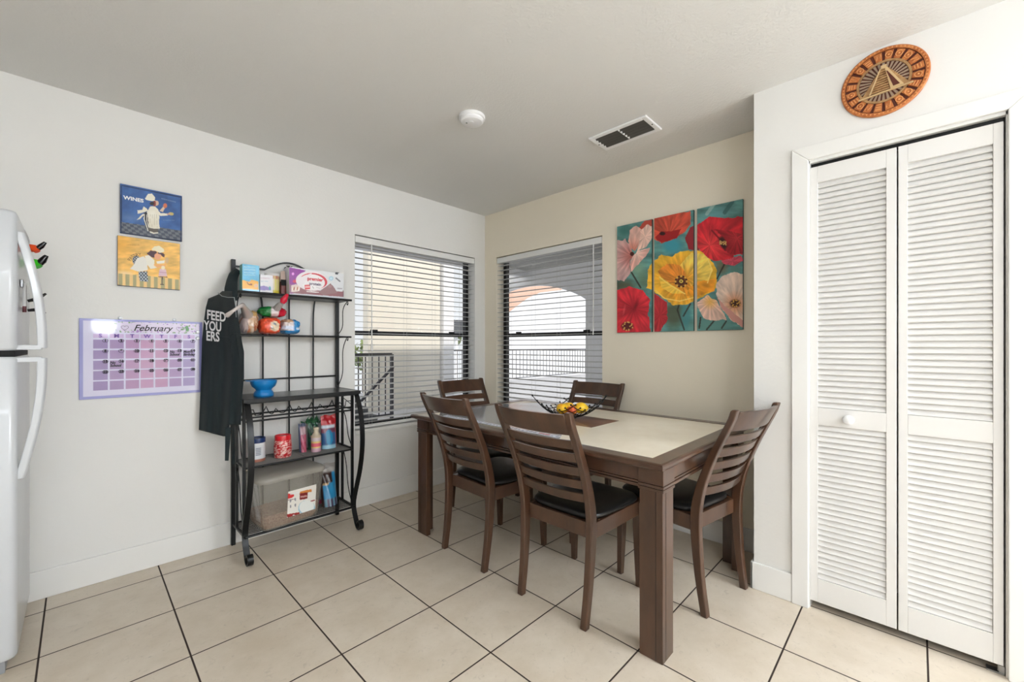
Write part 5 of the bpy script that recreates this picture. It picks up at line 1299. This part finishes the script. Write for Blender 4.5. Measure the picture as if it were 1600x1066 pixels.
def railing(name, label, a, b, n, h=1.08, group=None):
    a = Vector(a); b = Vector(b); R = root(name, (a+b)/2, label, 'railing', group); Z = Vector((0, 0, 1))
    m = MB(); m.tube([a+Z*h, b+Z*h], 0, flat=(.03, .045, (0, 0, 1))); m.build('top_rail', IRON, R)
    m = MB(); m.tube([a+Z*.10, b+Z*.10], 0, flat=(.025, .025, (0, 0, 1))); m.build('bottom_rail', IRON, R)
    for i in range(n+1):
        p = a+(b-a)*i/n; e = i in (0, n); m = MB(); m.tube([p+Z*(0 if e else .10), p+Z*h], 0, flat=((.045, .045) if e else (.014, .014))+((0, 1, 0),)); m.build('post' if e else 'baluster', IRON, R)
    return R
railing('porch_railing', 'dark metal railing outside the left window beside the stairs', (-1.2, 3.2, -.02), (.85, 3.2, -.02), 18)
railing('porch_railing', 'long dark metal railing far outside, seen through the right window', (4.3, 7.0, -.02), (12.6, 7.15, -.02), 44)
R = root('porch_stairs', (-.3, 2.7, -.02), 'dark outdoor stairs seen low at the left of the left window', 'stairs')
DK = mat('dark tread', (84, 86, 88), .7)
for i in range(4):
    MB().box(-.9, .34-.14*i, 2.45, 2.95, -.02+.13*i, -.02+.13*(i+1)-.012).build('step', DK, R, bevel=.004)
m = MB(); m.tube([(.06, 3.0, .22), (.76, 3.0, .86)], 0, flat=(.03, .035, (0, 0, 1))); m.tube([(.06, 3.0, -.02), (.06, 3.0, .22)], .012, 6); m.tube([(.74, 3.0, -.02), (.74, 3.0, .84)], .012, 6)
m.build('handrail', IRON, R)
# neighbours
R = root('neighbour_house', (11.5, 12, -3), 'pale peach house across the yard seen through the right window', 'house')
MB().box(11.7, 17, 12, 14, -3, 5.2).build('house_wall', mat('peach stucco', (226, 190, 170), .8), R)
m = MB(); m.prism([(11.4, 5.2), (17.4, 5.2), (13.3, 6.4)], lambda a, b: (a, 11.8, b), lambda a, b: (a, 14.2, b)); m.build('roof', mat('roof tile', (186, 150, 130), .8), R)
R = root('white_building', (1.2, 10.5, -3), 'white building far outside at the left of the left window', 'building')
MB().box(-2.5, 2.35, 10, 12, -3, .9).build('building_wall', mat('white stucco', (226, 228, 232), .8), R)
for x in (1.1, 1.75): MB().box(x, x+.22, 9.97, 10.0, .1, .8).build('window', mat('blue glass', (110, 126, 150), .3), R)
R = root('white_garage', (12, 8.8, -3), 'white rounded garage wall behind the far railing in the right window', 'garage')
m = MB(); m.prism([(7.9, -3), (7.9, 1.4), (8.55, 1.85), (9.7, 2.6), (10.8, 3.25), (11.7, 3.60), (12.6, 3.75), (14.2, 3.75), (15.2, 3.40), (18, 3.2), (18, -3)], lambda a, b: (a, 8.6, b), lambda a, b: (a, 9.2, b)); m.build('garage_wall', mat('white stucco', (226, 228, 232), .8), R)
def tree(lab, c, r, seed):
    R = root('leafy_tree', (c[0], c[1], -3), lab, 'tree'); rr = random.Random(seed)
    m = MB()
    for k in range(260):
        v = Vector((rr.gauss(0, 1), rr.gauss(0, 1), rr.gauss(0, 1))).normalized()*r*rr.uniform(.55, 1.05); p = Vector(c)+v; s = r*.16
        a = Vector((rr.gauss(0, 1), rr.gauss(0, 1), rr.gauss(0, 1))).normalized()*s; b = Vector((rr.gauss(0, 1), rr.gauss(0, 1), rr.gauss(0, 1))).normalized()*s
        m.add([p-a, p-b, p+a, p+b], [(0, 1, 2, 3)])
    m.build('foliage', mat('leaf green', (120, 136, 84), .7), R)
    MB().tube([(c[0], c[1], -3), (c[0], c[1], c[2])], r*.1, 8).build('trunk', mat('bark', (96, 84, 72), .8), R)
tree('small green tree outside at the left edge of the left window', (2.65, 7.8, .95), .38, 1)
tree('green tree outside at the right edge of the left window, behind the dark unit', (7.6, 10.6, 1.6), .6, 2)
R = root('condenser_unit', (7.1, 9.3, -1), 'dark box shaped unit on a post outside at the right edge of the left window', 'air conditioner')
MB().box(6.75, 7.25, 9.1, 9.5, 1.55, 2.15).build('unit_case', mat('unit grey', (78, 80, 84), .6), R, bevel=.01); MB().box(6.95, 7.05, 9.25, 9.35, -3, 1.55).build('unit_post', EXTW, R)
#@@LIGHTS
# ------------------------------------------------------------------ light
wd = bpy.data.worlds.new('world'); sc.world = wd; wd.use_nodes = True
bg = wd.node_tree.nodes['Background']; bg.inputs[0].default_value = (.93, .965, 1, 1); bg.inputs[1].default_value = 1.0
def area(name, loc, rot, sx, sy, power, col=(.84, .91, 1.0)):
    l = bpy.data.lights.new(name, 'AREA'); l.shape = 'RECTANGLE'; l.size = sx; l.size_y = sy; l.energy = power; l.color = col
    o = bpy.data.objects.new(name, l); COL.objects.link(o); o.location = loc; o.rotation_euler = rot; return o
for i, (lx, ly) in enumerate(((-1.15, -4.7), (-2.3, -5.6))):  # unseen ceiling panels added to brighten the room
    R = root('fill_panel', (lx, ly, CEIL-.07), 'added long white fill light behind the camera, %s' % ('nearer one' if i == 0 else 'farther one'), 'fill light')
    MB().box(lx-.65, lx+.65, ly-.17, ly+.17, CEIL-.045, CEIL-.001).build('housing', M_white, R, bevel=.004)
    MB().box(lx-.62, lx+.62, ly-.15, ly+.15, CEIL-.062, CEIL-.046).build('diffuser', mat('fill diffuser', (250, 250, 245), .5, emit=4), R)
    o = area('lamp', (0, 0, -.01), (0, 0, 0), 1.24, .3, 8 if i == 0 else 28); o.parent = R
R = root('added_lamp', (-2.47, -5.0, 1.34), 'round glowing globe lamp added behind the camera for the calendar glare', 'added lamp')  # globe added to put the glare on the calendar
MB().lathe([(0, -.13)]+[(.13*math.cos(a), .13*math.sin(a)) for a in [-PI/2+PI*k/16 for k in range(1, 16)]]+[(0, .13)], (-2.47, -5.0, 1.47), 32).build('globe', mat('glowing globe', (250, 248, 240), .5, emit=18), R, smooth=60)
MB().tube([(-2.47, -5.0, 1.60), (-2.47, -5.0, CEIL)], .004, 6).build('cord', M_black, R)
R = root('added_lamp', (-.73, -5.3, 1.60), 'large round fill lamp added behind the camera to light the left wall', 'added lamp')  # large glowing ball added as unseen fill for the left wall
MB().lathe([(0, -.30)]+[(.30*math.cos(a), .30*math.sin(a)) for a in [-PI/2+PI*k/16 for k in range(1, 16)]]+[(0, .30)], (-.73, -5.3, 1.86), 32).build('fill_globe', mat('fill lamp glow', (250, 248, 240), .8, emit=40), R, smooth=60)
MB().tube([(-.73, -5.3, 2.16), (-.73, -5.3, CEIL)], .004, 6).build('cord', M_black, R)
R = root('added_lamp', (-3.15, -4.3, 1.70), 'smaller round fill lamp added near the refrigerator wall to light the right wall', 'added lamp')  # smaller glowing ball added as unseen fill for the right wall
MB().lathe([(0, -.2)]+[(.2*math.cos(a), .2*math.sin(a)) for a in [-PI/2+PI*k/16 for k in range(1, 16)]]+[(0, .2)], (-3.15, -4.3, 1.9), 32).build('fill_globe', mat('dim fill lamp glow', (250, 248, 240), .8, emit=24), R, smooth=60)
MB().tube([(-3.15, -4.3, 2.1), (-3.15, -4.3, CEIL)], .004, 6).build('cord', M_black, R)
sn = bpy.data.lights.new('sun', 'SUN'); sn.energy = 2.8; sn.angle = .06; sn.color = (1, .95, .88)
so = bpy.data.objects.new('sun', sn); COL.objects.link(so); so.rotation_euler = (math.radians(50), 0, math.radians(-14))
vs = sc.view_settings; vs.view_transform = 'Standard'; vs.look = 'None'; vs.gamma = 1; vs.exposure = 0.0; vs.use_curve_mapping = False
sc.cycles.max_bounces = 10; sc.cycles.diffuse_bounces = 6; sc.cycles.transparent_max_bounces = 24; sc.cycles.caustics_reflective = False; sc.cycles.caustics_refractive = False
